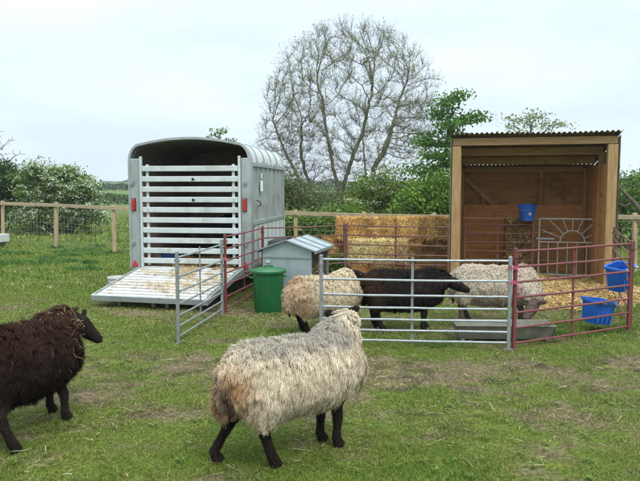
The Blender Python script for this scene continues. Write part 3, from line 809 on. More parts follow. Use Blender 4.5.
# ------------------------------------------------------------------ feeder box and bin
def make_feeder():
    t = empty('metal_feeder', (-.77, 8.56, gzf(-.4, 8.8)), R(-15), 'grey galvanised feeder box with a low pitched lid behind the green bin', 'feeder')
    W, D, HE, HA = .68, .92, .78, .90
    m = MB(); m.add([(0, 0, .02), (W, 0, .02), (W, 0, HE), (W / 2, 0, HA), (0, 0, HE), (0, .015, .02), (W, .015, .02), (W, .015, HE), (W / 2, .015, HA), (0, .015, HE)],
                    [(0, 1, 2, 3, 4), (9, 8, 7, 6, 5), (0, 5, 6, 1), (1, 6, 7, 2), (0, 4, 9, 5)])
    m.build('front_panel', M['box'], t)
    m = MB(); m.add([(0, D, .02), (W, D, .02), (W, D, HE), (W / 2, D, HA), (0, D, HE)], [(0, 1, 2, 3, 4)]); m.build('back_panel', M['box'], t)
    MB().box((.006, D / 2, .4), (.012, D - .04, .76)).build('left_panel', M['box'], t)
    MB().box((W - .02, D / 2, .15), (.012, D - .04, .28)).build('right_low_panel', M['box'], t)
    for y in (.02, D - .03, D * .5): MB().box((W - .015, y, HE / 2), (.03, .03, HE - .02)).build('corner_post', M['galv'], t)
    for s in (0, 1):
        x0, x1 = (W / 2, -.06) if s == 0 else (W / 2, W + .06)
        ze = HE - (HA - HE) * .06 / (W / 2)
        v = [(x0, -.05, HA + .012), (x1, -.05, ze + .012), (x1, D + .06, ze + .012), (x0, D + .06, HA + .012)]
        v += [(a, b, c - .008) for a, b, c in v]
        m = MB(); m.add(v, [(0, 1, 2, 3), (7, 6, 5, 4), (0, 4, 5, 1), (1, 5, 6, 2), (2, 6, 7, 3), (3, 7, 4, 0)])
        lid = m.build('lid_panel', M['box'], t)
        m = MB()
        for y in (-.045, .3, .62, D + .055): m.bar((x0, y, HA + .02), (x1, y, ze + .02), .02, .012)
        m.bar((x1, -.05, ze + .0), (x1, D + .06, ze + .0), .012, .04)
        m.build('lid_seam', M['galv'], lid)
    MB().box((W * .5, -.006, HE - .10), (W - .02, .008, .02)).build('front_seam', M['galv'], t)
    MB().box((.08, -.01, .62), (.05, .015, .03)).box((W - .1, -.01, .26), (.05, .012, .04)).build('catch', M['alu_white'], t)
    n = 900
    P = np.stack([rng.uniform(.1, W - .03, n), rng.uniform(.05, D - .05, n), rng.uniform(.28, .66, n)], 1)
    V, F, C = straw_cloud(P, .14, .004, .6, np.array([.40, .27, .11]))
    return t, (V, F, C)
feeder, hay = make_feeder()
o = mesh_np('hay_fill', hay[0], hay[1], M['straw'], None, hay[2]); o.matrix_world = feeder.matrix_basis
tag(o, 'brown hay packed inside the metal feeder', 'hay', kind='stuff')

def make_bin():
    t = empty('dustbin', (-.665, 8.16, gzf(-.66, 8.2)), R(20), 'round green plastic dustbin with its lid on, beside the grey feeder', 'bin')
    MB().lathe([(.165, 0), (.17, .01), (.178, .2), (.188, .40), (.195, .50), (.207, .505), (.207, .52), (.19, .525)], 40).build('bin_body', M['green'], t, smooth=True)
    b = MB()
    for k in range(24):
        a = 2 * math.pi * k / 24; c, s = math.cos(a), math.sin(a)
        b.tube([(.178 * c, .178 * s, .04), (.192 * c, .192 * s, .46)], .0035, 5)
    b.build('ribs', M['green'], t)
    lid = MB().lathe([(.212, .515), (.222, .52), (.222, .545), (.212, .553), (.17, .568), (.08, .582), (.0, .585)], 40).build('lid', M['green'], t, smooth=True)
    MB().tube([(-.06, 0, .575), (-.05, 0, .60), (0, 0, .608), (.05, 0, .60), (.06, 0, .575)], .011, 8).build('lid_handle', M['green'], lid, smooth=True)
    for s in (-1, 1):
        MB().tube([(s * .19, -.05, .46), (s * .232, -.045, .46), (s * .232, .045, .46), (s * .19, .05, .46)], .010, 8).build('side_handle', M['green'], t, smooth=True)
        MB().box((s * .215, 0, .525), (.035, .06, .05)).build('lid_clip', M['green'], t, bevel=.006)
    return t
make_bin()

def make_tub(name, loc, r0, r1, h, m, label, rot=(0, 0, 0), handle=True, group=None, cat='bucket', sx=1, sy=1, emblem=False):
    t = empty(name, loc, 0, label, cat, group); t.rotation_euler = rot
    w = .006
    prof = [(r0 * .96, 0), (r0, .004), (r1, h - .02), (r1 + .012, h - .018), (r1 + .012, h), (r1 - .002, h), (r0 - w, .012), (0.001, .010)]
    MB().lathe(prof, 32, sx=sx, sy=sy).build('tub_body', m, t, smooth=True)
    MB().lathe([(r0 + (r1 - r0) * .68 + .002, h * .68), (r0 + (r1 - r0) * .7 + .009, h * .70), (r0 + (r1 - r0) * .74 + .009, h * .74), (r0 + (r1 - r0) * .76 + .002, h * .76)], 32, sx=sx, sy=sy).build('band', m, t, smooth=True)
    if handle:
        MB().tube([((r1 + .012) * math.cos(a) * sx, 0, h - .02 - .16 * math.sin(a)) if False else ((r1 + .014) * math.cos(a) * sx, -.9 * r1 * math.sin(a), h - .02 - .04 * math.sin(a)) for a in np.linspace(0, math.pi, 13)],
                  .0035, 6).build('handle', M['galv'], t, smooth=True)
    return t
# hook-over trough buckets (flat backed, rectangular)
def make_hook_trough(loc, rot, label, w=.40, h=.27, d=.24):
    t = empty('hook_on_bucket', loc, 0, label, 'bucket', 'blue hook-on buckets'); t.rotation_euler = rot
    def ring(sw, sd, z, n=8):
        pts = []; r = .05
        for (cx, cy, a0) in ((sw / 2 - r, sd / 2 - r, 0), (-sw / 2 + r, sd / 2 - r, 90), (-sw / 2 + r, -sd / 2 + r, 180), (sw / 2 - r, -sd / 2 + r, 270)):
            for k in range(n):
                a = R(a0 + 90 * k / (n - 1)); pts.append((cx + r * math.cos(a), cy + r * math.sin(a), z))
        return pts
    rings = [ring(w * .84, d * .8, 0), ring(w * .85, d * .81, .006), ring(w, d, h - .03), ring(w + .03, d + .03, h - .028), ring(w + .03, d + .03, h), ring(w - .012, d - .012, h), ring(w * .83, d * .78, .012)]
    m = MB(); n = len(rings[0]); v = [p for r_ in rings for p in r_]; f = []
    for i in range(len(rings) - 1):
        for j in range(n):
            j2 = (j + 1) % n; f.append((i * n + j, i * n + j2, (i + 1) * n + j2, (i + 1) * n + j))
    f.append(tuple(range(n))[::-1]); f.append(tuple((len(rings) - 1) * n + j for j in range(n)))
    m.add(v, f); m.build('tub_body', M['blue'], t, smooth=True)
    b = MB()
    for x in (-.12, -.04, .04, .12): b.box((x * w / .4, -d / 2 * .915, h * .45), (.016, .014, h * .8), (R(-5), 0, 0))
    b.build('ribs', M['blue'], t, bevel=.003)
    for x in (-w * .3, w * .3): MB().box((x, -d / 2 - .03, h - .01), (.05, .05, .012)).build('hook', M['galv'], t)
    return t
make_hook_trough((3.07, 7.04, .10), (R(4), R(8), R(20)), 'blue bucket hooked low on the front maroon hurdle', .31, .26, .24)
make_hook_trough((3.68, 7.80, .36), (R(6), R(-9), R(35)), 'blue bucket hooked high on the side hurdle by the shelter post', .31, .30, .24)
b = make_tub('bucket', (3.53, 10.90, 1.05), .115, .145, .25, M['blue'], 'small blue bucket perched high inside the shelter above the hay', (R(8), R(-4), 0), True)
m = MB(); m.box((0, -.142, .13), (.035, .012, .05)).build('grey_mark', M['gate_white'], b)
make_tub('white_tub', (-3.10, 9.75, gzf(-3.1, 9.7)), .125, .15, .24, M['whitepl'], 'low white tub on the grass at the left of the trailer ramp', (0, 0, 0), False, cat='tub')
b = make_hook_trough((-2.35, 10.15, .42), (0, 0, R(-5)), 'dull blue tub standing inside the trailer behind the gate', .34, .2, .25)
b['group'] = 'tubs'; del b['group']
for c in b.children:
    if c.name.startswith('tub_body') or c.name.startswith('ribs'): c.data.materials[0] = M['blue_dk']

def make_trough():
    t = empty('feed_trough', (1.93, 6.66, gzf(1.9, 6.7) - .02), R(-1.5), 'long low grey feed trough on the grass behind the front hurdle', 'trough')
    L = 1.02
    v = []
    for x in (-L / 2, L / 2):
        k = .94 if True else 1
        v += [(x, -.15, .20), (x * k, -.09, .05), (x * k, .09, .05), (x, .15, .20), (x * .985, -.138, .20), (x * k * .985, -.08, .062), (x * k * .985, .08, .062), (x * .985, .138, .20)]
    f = [(0, 8, 9, 1), (1, 9, 10, 2), (2, 10, 11, 3), (4, 5, 13, 12), (5, 6, 14, 13), (6, 7, 15, 14), (0, 4, 12, 8), (3, 11, 15, 7),
         (0, 1, 5, 4), (1, 2, 6, 5), (2, 3, 7, 6), (8, 12, 13, 9), (9, 13, 14, 10), (10, 14, 15, 11)]
    f = [q for q in f if q not in ((0, 1, 5, 4), (1, 2, 6, 5), (2, 3, 7, 6), (8, 12, 13, 9), (9, 13, 14, 10), (10, 14, 15, 11))]
    m = MB(); m.add(v, f)
    m.build('trough_body', M['trough'], t)
    for x in (-L / 2, L / 2):
        m = MB(); k = .94
        vs = [(x, -.15, .20), (x * k, -.09, .05), (x * k, .09, .05), (x, .15, .20)]; vs += [(a - .012 * np.sign(x), b_, c) for a, b_, c in vs]
        m.add(vs, [(0, 1, 2, 3), (7, 6, 5, 4), (0, 4, 5, 1), (1, 5, 6, 2), (2, 6, 7, 3), (3, 7, 4, 0)]); m.build('end_plate', M['trough'], t)
        MB().box((x * .86, 0, .025), (.04, .26, .05)).build('foot', M['trough'], t, bevel=.004)
    m = MB(); m.tube([(-L / 2, -.15, .2), (L / 2, -.15, .2)], .009, 8).tube([(-L / 2, .15, .2), (L / 2, .15, .2)], .009, 8); m.build('rolled_rim', M['trough'], t, smooth=True)
    return t
make_trough()

# white water trough at the far left
t = empty('water_trough', (-8.75, 16.9, gzf(-8.7, 16.9)), R(-8), 'small white water trough on the grass by the fence at far left', 'trough')
MB().box((0, 0, .17), (.85, .42, .03)).box((0, -.2, .26), (.85, .03, .2)).box((0, .2, .26), (.85, .03, .2)).box((-.41, 0, .26), (.03, .38, .2)).box((.41, 0, .26), (.03, .38, .2)).build('trough_body', M['whitepl'], t, bevel=.01)
MB().box((-.3, 0, .08), (.06, .36, .15)).build('foot', M['trough'], t)
MB().box((.3, 0, .08), (.06, .36, .15)).build('foot', M['trough'], t)
MB().box((0, 0, .35), (.8, .38, .008)).build('water_surface', M['alu'], t)

# hay rack in shed
t = empty('hay_rack', (3.46, 11.12, gzf(3.5, 11.1)), R(-13), 'wire rack stuffed with hay under the small blue bucket', 'hay rack')
m = MB()
for k in range(5):
    x = -.19 + .095 * k; m.tube([(x, -.02, .35), (x, -.19, .55), (x, -.2, 1.02)], .006, 6)
for z in (.55, 1.02): m.tube([(-.2, -.195, z), (.2, -.195, z)], .009, 6)
m.build('rack_bars', M['maroon_old'], t)
for x in (-.2, .2): MB().tube([(x, -.195, 1.02), (x, .62, 1.02)], .009, 6).tube([(x, -.02, .36), (x, .62, .36)], .009, 6).bar((x, .62, .34), (x, .62, 1.04), .03, .012).build('wall_bracket', M['maroon_old'], t)
rk = t
n = 3000
P = np.stack([rng.uniform(-.2, .2, n), rng.uniform(-.17, .05, n), rng.uniform(.35, 1.08, n)], 1)
V, F, C = straw_cloud(P, .16, .004, .8, np.array([.50, .36, .14]))
o = mesh_np('hay', V, F, M['straw'], None, C); o.matrix_world = rk.matrix_basis
tag(o, 'bunch of golden hay filling the rack in the shelter', 'hay', kind='stuff')

# ------------------------------------------------------------------ sheep
def ell(mb, path, rs, ru, n=16):
    """closed tube with elliptical sections: rs = sideways radius, ru = radius in the up plane"""
    path = [Vector(p) for p in path]; k = len(path); o = len(mb.v); sd = None
    for i, p in enumerate(path):
        d = (path[min(i + 1, k - 1)] - path[max(i - 1, 0)]).normalized()
        if sd is None:
            ref = Vector((0, 0, 1)) if abs(d.z) < .80 else Vector((1, 0, 0))
            sd = d.cross(ref).normalized()
        else: sd = (sd - d * sd.dot(d)).normalized()
        up = sd.cross(d).normalized()
        for j in range(n):
            a = 2 * math.pi * j / n; mb.v.append(tuple(p + sd * math.cos(a) * rs[i] + up * math.sin(a) * ru[i]))
    for i in range(k - 1):
        for j in range(n):
            j2 = (j + 1) % n; mb.f.append((o + i * n + j, o + i * n + j2, o + (i + 1) * n + j2, o + (i + 1) * n + j))
    mb.f.append(tuple(o + j for j in range(n))[::-1]); mb.f.append(tuple(o + (k - 1) * n + j for j in range(n)))

def remesh(mb, voxel, smooth_it=4, fac=.5):
    me = bpy.data.meshes.new('tmp'); me.from_pydata(mb.v, [], mb.f)
    bm = bmesh.new(); bm.from_mesh(me); bmesh.ops.recalc_face_normals(bm, faces=bm.faces); bm.to_mesh(me); bm.free()
    ob = bpy.data.objects.new('tmp', me); COL.objects.link(ob)
    md = ob.modifiers.new('r', 'REMESH'); md.mode = 'VOXEL'; md.voxel_size = voxel; md.use_smooth_shade = True
    if smooth_it:
        s = ob.modifiers.new('s', 'SMOOTH'); s.factor = fac; s.iterations = smooth_it
    dg = bpy.context.evaluated_depsgraph_get()
    res = bpy.data.meshes.new_from_object(ob.evaluated_get(dg), depsgraph=dg)
    bpy.data.objects.remove(ob); bpy.data.meshes.remove(me)
    res.polygons.foreach_set('use_smooth', [True] * len(res.polygons))
    return res

CREAM = np.array([.72, .62, .445]); GREYW = np.array([.27, .26, .235]); RUST = np.array([.42, .21, .075]); WHITE = np.array([.64, .55, .42])
BROWN = np.array([.022, .0135, .0105]); BLACK = np.array([.022, .017, .015])
def col_A(p, n):
    c = np.tile(CREAM, (len(p), 1))
    g = sstep(.56, .68, p[:, 2] - .06 * np.abs(p[:, 1]) * 4) * (1 - .92 * sstep(.20, .34, p[:, 0] + .15 * (vnoise(p[:, 1] * 14, p[:, 2] * 14, 6) - .5))) * sstep(-.52, -.20, p[:, 0])
    g = np.clip(g * (.65 + .7 * (vnoise(p[:, 0] * 9, p[:, 1] * 9, 5))), 0, 1)[:, None]
    c = c * (1 - g * .68) + GREYW * g * .68
    r = sstep(-.33, -.47, p[:, 0]) * (1 - sstep(.52, .68, p[:, 2])); r = np.clip(r * (.4 + 1.1 * vnoise(p[:, 1] * 12, p[:, 2] * 7, 8)), 0, 1)[:, None]
    c = c * (1 - r * .85) + RUST * r * .85
    tl = (sstep(-.40, -.47, p[:, 0]) * np.exp(-((p[:, 1] + .035) / .028) ** 2) * sstep(.60, .48, p[:, 2]))[:, None]
    return c * (1 - tl * .9) + np.array([.04, .03, .025]) * tl * .9
def col_C(p, n):
    c = np.tile(CREAM * np.array([1.04, 1.02, .98]), (len(p), 1))
    r = sstep(-.15, -.44, p[:, 0]); r = np.clip(r * (.35 + 1.1 * vnoise(p[:, 1] * 10, p[:, 2] * 6, 18)), 0, 1)[:, None]
    return c * (1 - r * .7) + RUST * r * .7
def col_E(p, n):
    c = np.tile(WHITE, (len(p), 1)); r = (1 - sstep(.25, .5, p[:, 2]))[:, None] * .35
    return c * (1 - r) + np.array([.42, .33, .2]) * r
def col_B(p, n):
    v = vnoise(p[:, 0] * 8, p[:, 2] * 8, 28)[:, None]
    return BROWN * (.8 + .9 * v) + np.array([.03, .012, .006]) * sstep(.5, .7, p[:, 2])[:, None]
def col_D(p, n):
    v = vnoise(p[:, 0] * 7, p[:, 2] * 7, 38)[:, None]
    r = (sstep(-.1, -.45, p[:, 0])[:, None] * v)
    return BLACK * (.9 + .8 * v) * (1 - r) + np.array([.075, .038, .02]) * r

def make_sheep(c, th, feet, head, hdir, colf, label, n_locks, lock_len, lock_w, legmat, vox=.014, sc=1.0, neck_wool=True, top=.0, clump=2600, straw=0, tail_dark=True, fwid=1.0, ears=None, low=0.0, noise=.06, lift=.26, att=.55, thigh=0.0, wn=1.0):
    z0 = gzf(*c); t = empty('sheep', (c[0], c[1], z0), R(th), label, 'sheep', 'sheep of the flock')
    ct, st = math.cos(R(th)), math.sin(R(th))
    def loc(w):
        dx, dy = w[0] - c[0], w[1] - c[1]
        return Vector((dx * ct + dy * st, -dx * st + dy * ct, (w[2] - z0) if len(w) > 2 else 0))
    hp = loc(head); hd = Vector((hdir[0] * ct + hdir[1] * st, -hdir[0] * st + hdir[1] * ct, hdir[2])).normalized()
    ft = [loc((f[0], f[1], gzf(f[0], f[1]))) for f in feet]      # FL FR HL HR
    T = top
    # ---- body (skin): trunk, neck, head, legs, tail in one surface
    b = MB()
    ell(b, [(-.42, 0, .52 + T), (-.38, 0, .50 + T), (-.2, 0, .47 + T), (0, 0, .45 + T), (.2, 0, .46 + T), (.33, 0, .49 + T), (.38, 0, .5 + T)], [.04, .11, .15, .165, .15, .10, .03], [.04, .12, .15, .165, .155, .11, .03])
    nb = Vector((.28, 0, .52 + T)); mid = (nb + hp) / 2 + Vector((0, 0, .015))
    ell(b, [nb, mid, hp], [.10, .075, .058], [.12, .085, .062])
    hl = .235
    hs = [hp + hd * (hl * u) for u in (-.16, 0, .22, .42, .62, .8, .93, 1.0)]
    drop = Vector((0, 0, -.012))
    hs = [p + drop * (i / 7) for i, p in enumerate(hs)]
    ell(b, hs, [.035, .056, .062, .056, .044, .036, .031, .014], [.04, .062, .070, .060, .046, .038, .033, .015], 18)
    side = hd.cross(Vector((0, 0, 1))).normalized(); hup = side.cross(hd).normalized()
    # jaw
    ell(b, [hp + hd * .02 - hup * .035, hp + hd * .12 - hup * .045, hp + hd * .20 - hup * .028], [.035, .03, .02], [.03, .024, .016], 10)
    for s in (-1, 1):
        e0 = hp + side * s * .05 + hup * .034 + hd * .015; ed = (side * s * .95 - hd * .25 + hup * (.05 if ears is None else ears)).normalized()
        ell(b, [e0, e0 + ed * .03, e0 + ed * .065, e0 + ed * .09, e0 + ed * .103], [.014, .012, .011, .010, .006], [.018, .027, .029, .020, .008], 10)
    for i, f in enumerate(ft):
        s = 1 if i % 2 == 0 else -1
        if i < 2:
            sh = Vector((.23, s * .085, .44)); el = Vector((.215 + .45 * (f.x - .26), s * .095, .31)); kn = Vector((f.x * .9 + .26 * .1 + .004, f.y * .8 + s * .09 * .2, .185))
            fe = Vector((f.x, f.y, .06 + f.z)); ho = Vector((f.x + .025, f.y, .004 + f.z))
            ell(b, [sh, el, (el + kn) / 2, kn, (kn + fe) / 2, fe, (fe + ho) / 2 + Vector((.004, 0, 0)), ho], [.058, .044, .031, .030, .021, .027, .029, .033], [.088, .058, .038, .034, .026, .030, .033, .038], 12)
        else:
            hip = Vector((-.29, s * .09, .48)); kn = Vector((-.20 + .35 * (f.x + .3), s * .11, .36)); hk = Vector((f.x - .055 + 1.0 * max(0, -.34 - f.x), f.y * .85 + s * .09 * .15, .235))
            fe = Vector((f.x, f.y, .065 + f.z)); ho = Vector((f.x + .03, f.y, .004 + f.z))
            ell(b, [hip, kn, (kn + hk) / 2, hk, (hk + fe) / 2, fe, (fe + ho) / 2 + Vector((.004, 0, 0)), ho], [.070, .058, .040, .028, .0215, .027, .030, .034], [.10, .08, .052, .044, .029, .032, .034, .040], 12)
    ell(b, [(-.41, 0, .56 + T), (-.47, 0, .50 + T), (-.485, .005, .38 + T), (-.475, .01, .26 + T), (-.47, .01, .22 + T)], [.03, .03, .024, .018, .006], [.03, .026, .022, .018, .006], 10)
    me = remesh(b, .0085 if vox < .02 else .012, 2)
    me.materials.append(legmat)
    body = bpy.data.objects.new('body', me); COL.objects.link(body); body.parent = t
    if n_locks > 60000:      # short hair on the legs, face and ears
        bv = np.empty(len(me.vertices) * 3, np.float32); me.vertices.foreach_get('co', bv); bv = bv.reshape(-1, 3).astype(float)
        bn = np.empty(len(me.vertices) * 3, np.float32); me.vertices.foreach_get('normal', bn); bn = bn.reshape(-1, 3).astype(float)
        hk_ = np.array(hp); ok = np.where((bv[:, 2] < .34) | (np.linalg.norm(bv - hk_, axis=1) < .30))[0]
        hi = rng.choice(ok, 26000); p = bv[hi] + rng.normal(0, .003, (26000, 3)); nn = bn[hi]
        flow = np.where(p[:, 2:3] < .34, np.array([[0, 0, -1.]]), np.array(hd)[None] * .9)
        dd = norm(flow - nn * (flow * nn).sum(1, keepdims=True) + nn * .35 + rng.normal(0, .25, p.shape)); l = rng.uniform(.006, .015, (26000, 1))
        pts = np.stack([p - nn * .001, p + dd * l * .6, p + dd * l - nn * .001], 1)
        cc = np.array([.020, .015, .012]) * rng.uniform(.4, 2.0, (26000, 1))
        cc = np.where(rng.uniform(0, 1, (26000, 1)) < .03, np.array([.12, .09, .06]), cc)
        hv, hf, hc = ribbons(pts, np.full((26000, 3), .0009) * np.array([[1, .8, .3]]), norm(np.cross(dd, nn)), cc)
        mesh_np('short_hair', hv, hf, M['wool'], body, hc)
    for s in (-1, 1):
        ep = hp + hd * .085 + side * s * .052 + hup * .018
        m = MB(); m.lathe([(.002, -.012), (.008, -.009), (.012, 0), (.008, .009), (.002, .012)], 12); m.build('eye', M['eye'], t, smooth=True, loc=tuple(ep))
    # ---- fleece volume
    g = MB()
    xs_ = [-.47, -.455, -.40, -.28, -.1, .08, .22, .33, .385, .40]
    zc = [.49, .485, .475, .455, .445, .445, .46, .49, .50, .50]
    rw_ = [.04, .12, .185, .225, .24, .235, .215, .165, .09, .03]
    rh = [.05, .14, .19, .215, .22, .22, .20, .175, .11, .03]
    ell(g, [(x, 0, z + T - low * .5) for x, z in zip(xs_, zc)], [w * .93 * fwid for w in rw_], [h * .93 + low * .5 * (h > .1) for h in rh], 24)
    for i in (2, 3):     # woolly thighs
        f = ft[i]; s = 1 if i == 2 else -1
        ell(g, [(-.31, s * .10, .50), (-.30 + .2 * (f.x + .3), s * .115, .38), (-.33 + .5 * (f.x + .3), s * .115 + .3 * (f.y - s * .1), .29 + thigh), (-.33 + .6 * (f.x + .3), s * .11 + .4 * (f.y - s * .1), .25 + thigh)], [.11, .10, .07, .03], [.15, .125, .085, .035], 14)
    ell(g, [(-.40, 0, .60 + T), (-.485, 0, .52 + T), (-.505, .005, .40 + T), (-.49, .01, .30 + T)], [.04, .05, .045, .02], [.04, .04, .035, .02], 12)
    if neck_wool:
        a0 = Vector((.22, 0, .52 + T)); e = hp - hd * .035
        mids = a0.lerp(e, .5) + Vector((0, 0, .01))
        ell(g, [a0, mids, e, hp + hd * .005 + hup * .018], [.19 * wn, .145 * wn, .085 * wn, .038], [.20 * wn, .15 * wn, .088 * wn, .034], 18)
    fm = remesh(g, vox, 5)
    nv = len(fm.vertices); V = np.empty(nv * 3, np.float32); fm.vertices.foreach_get('co', V); V = V.reshape(-1, 3).astype(float)
    fm.calc_loop_triangles(); nt_ = len(fm.loop_triangles); T3 = np.empty(nt_ * 3, np.int32); fm.loop_triangles.foreach_get('vertices', T3); T3 = T3.reshape(-1, 3)
    VN = np.zeros_like(V); fn = np.cross(V[T3[:, 1]] - V[T3[:, 0]], V[T3[:, 2]] - V[T3[:, 0]])
    for k in range(3): np.add.at(VN, T3[:, k], fn)
    VN = norm(VN)
    bump_ = (fbm(V[:, 0] * 14 + V[:, 1] * 6, V[:, 2] * 10 + V[:, 1] * 9, 3, 3) - .5)
    V = V + VN * (bump_[:, None] * .03)
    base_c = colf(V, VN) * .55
    area = np.linalg.norm(fn, axis=1); pr = area / area.sum()
    def sample(n):
        ti = rng.choice(nt_, n, p=pr); u = rng.uniform(0, 1, (n, 2)); fl = u.sum(1) > 1; u[fl] = 1 - u[fl]
        w = np.stack([1 - u.sum(1), u[:, 0], u[:, 1]], 1)
        return (V[T3[ti]] * w[..., None]).sum(1), norm((VN[T3[ti]] * w[..., None]).sum(1))
    def direction(p, nn):
        down = np.array([0, 0, -1.]); gt = down - nn * (nn @ down)[:, None]
        back = np.array([-1., 0, 0]); bt = back - nn * (nn @ back)[:, None]
        part = np.stack([np.zeros(len(p)), np.sign(p[:, 1]) * .55 * np.exp(-(p[:, 1] / .16) ** 2), np.zeros(len(p))], 1)
        return norm(nn * lift + gt * 1.0 + bt * .28 + part)
    cp, cn = sample(clump)
    cd = norm(direction(cp, cn) + rng.normal(0, .16, cp.shape))
    cl = lock_len * rng.uniform(.65, 1.3, clump)
    ctip = cp + cd * cl[:, None]
    ccol = rng.uniform(.86, 1.10, clump)
    kd = kdtree.KDTree(clump)
    for i in range(clump): kd.insert(cp[i], i)
    kd.balance()
    lp, ln = sample(n_locks)
    ci = np.array([kd.find(q)[1] for q in lp])
    d = norm(direction(lp, ln) + rng.normal(0, .14, lp.shape))
    L = cl[ci] * rng.uniform(.7, 1.12, n_locks)
    short = 1 - .6 * sstep(.42, .52, lp[:, 0]) if neck_wool else 1
    L = L * short * np.clip(np.linalg.norm(lp - np.array(hp), axis=1) / .24, .28, 1)
    tip = lp + norm(d + rng.normal(0, .10, d.shape)) * L[:, None]
    tip = tip * (1 - att) + (ctip[ci] + (lp - cp[ci]) * .25) * att
    wave = rng.normal(0, noise, (n_locks, 3)) * L[:, None]
    p0 = lp - ln * .006; m1 = lp + (tip - lp) * .35 + ln * (L * .11)[:, None] + wave; m2 = lp + (tip - lp) * .7 + ln * (L * .07)[:, None] - wave * .8
    pts = np.stack([p0, m1, m2, tip], 1)
    s = norm(np.cross(d, ln) + rng.normal(0, .18, lp.shape))
    w = lock_w * rng.uniform(.6, 1.35, n_locks)[:, None] * np.array([[.9, 1.0, .8, .18]])
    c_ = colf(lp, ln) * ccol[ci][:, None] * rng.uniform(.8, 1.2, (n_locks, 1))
    c4 = np.stack([c_ * .8, c_ * .95, c_, c_ * 1.08], 1)  # roots darkened: shade in the gaps between locks is put into the colour
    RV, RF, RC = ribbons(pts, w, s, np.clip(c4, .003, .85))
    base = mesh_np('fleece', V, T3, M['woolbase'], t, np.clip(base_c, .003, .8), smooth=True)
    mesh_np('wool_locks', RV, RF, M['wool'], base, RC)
    bpy.data.meshes.remove(fm)
    if straw:
        q, qn = sample(straw)
        k = (q[:, 2] > .38) & (rng.uniform(0, 1, straw) < np.clip(.12 + .9 * sstep(.1, .34, q[:, 0]) * (vnoise(q[:, 1] * 12, q[:, 2] * 12, 4) + .3), 0, 1)); q, qn = q[k], qn[k]; n_ = len(q)
        dd = norm(direction(q, qn) * .9 + rng.normal(0, .55, q.shape)); q = q + qn * .03
        l = rng.uniform(.02, .075, (n_, 1))
        pts = np.stack([q - dd * l, q + qn * .008, q + dd * l], 1)
        ss = norm(np.cross(dd, qn))
        cc = np.array([.42, .31, .16]) * rng.uniform(.6, 1.2, (n_, 1))
        a, f_, c2_ = ribbons(pts, np.full((n_, 3), .0014), ss, cc)
        tag(mesh_np('straw_wisps', a, f_, M['straw'], base, c2_), kind='stuff')
    t.scale = (sc, sc, sc)
    return t

make_sheep((-.115, 3.765), 33, [(0, 3.90), (.10, 3.81), (-.618, 3.61), (-.274, 3.53)], (.155, 4.05, .76), (-.62, .78, -.42), col_A,
           'cream long-woolled sheep with grey saddle standing nearest us, seen from behind', 120000, .075, .0012, M['darkhair'], vox=.013, clump=3600, top=.035, ears=.25, lift=.07, att=.50, noise=.10, thigh=.02, wn=.86)
make_sheep((-1.99, 4.16), 60, [(-1.93, 4.46), (-1.76, 4.30), (-2.15, 3.95), (-1.87, 3.77)], (-1.79, 4.62, .635), (.66, .0, -.55), col_B,
           'dark brown shaggy sheep with straw in its fleece, cut off by the left edge', 90000, .085, .0016, M['darkhair'], vox=.013, clump=3200, straw=700, low=.03, noise=.14, top=.03, lift=.22, ears=.1, wn=.78)
make_sheep((.075, 6.98), 27, [(.36, 7.21), (.39, 7.04), (-.22, 6.98), (-.15, 6.80)], (.38, 7.19, .66), (.95, .45, -.2), col_C,
           'cream sheep with rusty rump standing between the feeder and the front hurdle', 48000, .07, .0021, M['darkhair'], vox=.018, clump=3200, att=.38, noise=.14, lift=.22, sc=.94)
make_sheep((.98, 7.16), -4, [(1.19, 7.22), (1.14, 7.02), (.62, 7.26), (.68, 7.03)], (1.44, 7.02, .565), (.88, -.12, -.40), col_D,
           'black sheep standing side-on in the pen, head lowered to the right', 48000, .07, .0021, M['darkhair'], vox=.018, clump=3200, att=.38, noise=.14, lift=.22, fwid=.92, wn=.85)
make_sheep((2.07, 7.42), -10, [(2.34, 7.42), (2.29, 7.24), (1.77, 7.55), (1.66, 7.32)], (2.36, 7.02, .31), (-.50, -.45, -.60), col_E,
           'white fleeced sheep bending over the grey trough at the right of the pen', 50000, .05, .0022, M['brownhair'], vox=.018, clump=3600, att=.35, noise=.16, lift=.2, top=-.01, fwid=1.05, sc=1.05)
tr = trailer.matrix_basis
w0 = tr @ Vector((1.0, 1.1, .42))
sh6 = make_sheep((w0.x, w0.y), -5, [(w0.x + .27, w0.y + .1), (w0.x + .27, w0.y - .1), (w0.x - .3, w0.y + .1), (w0.x - .3, w0.y - .1)], (w0.x + .36, w0.y - .30, .60), (-.2, -.9, -.35), col_D,
           'dark sheep loaded inside the trailer behind the slatted gate', 9000, .07, .006, M['darkhair'], vox=.02, clump=1200)
sh6.location.z = .42

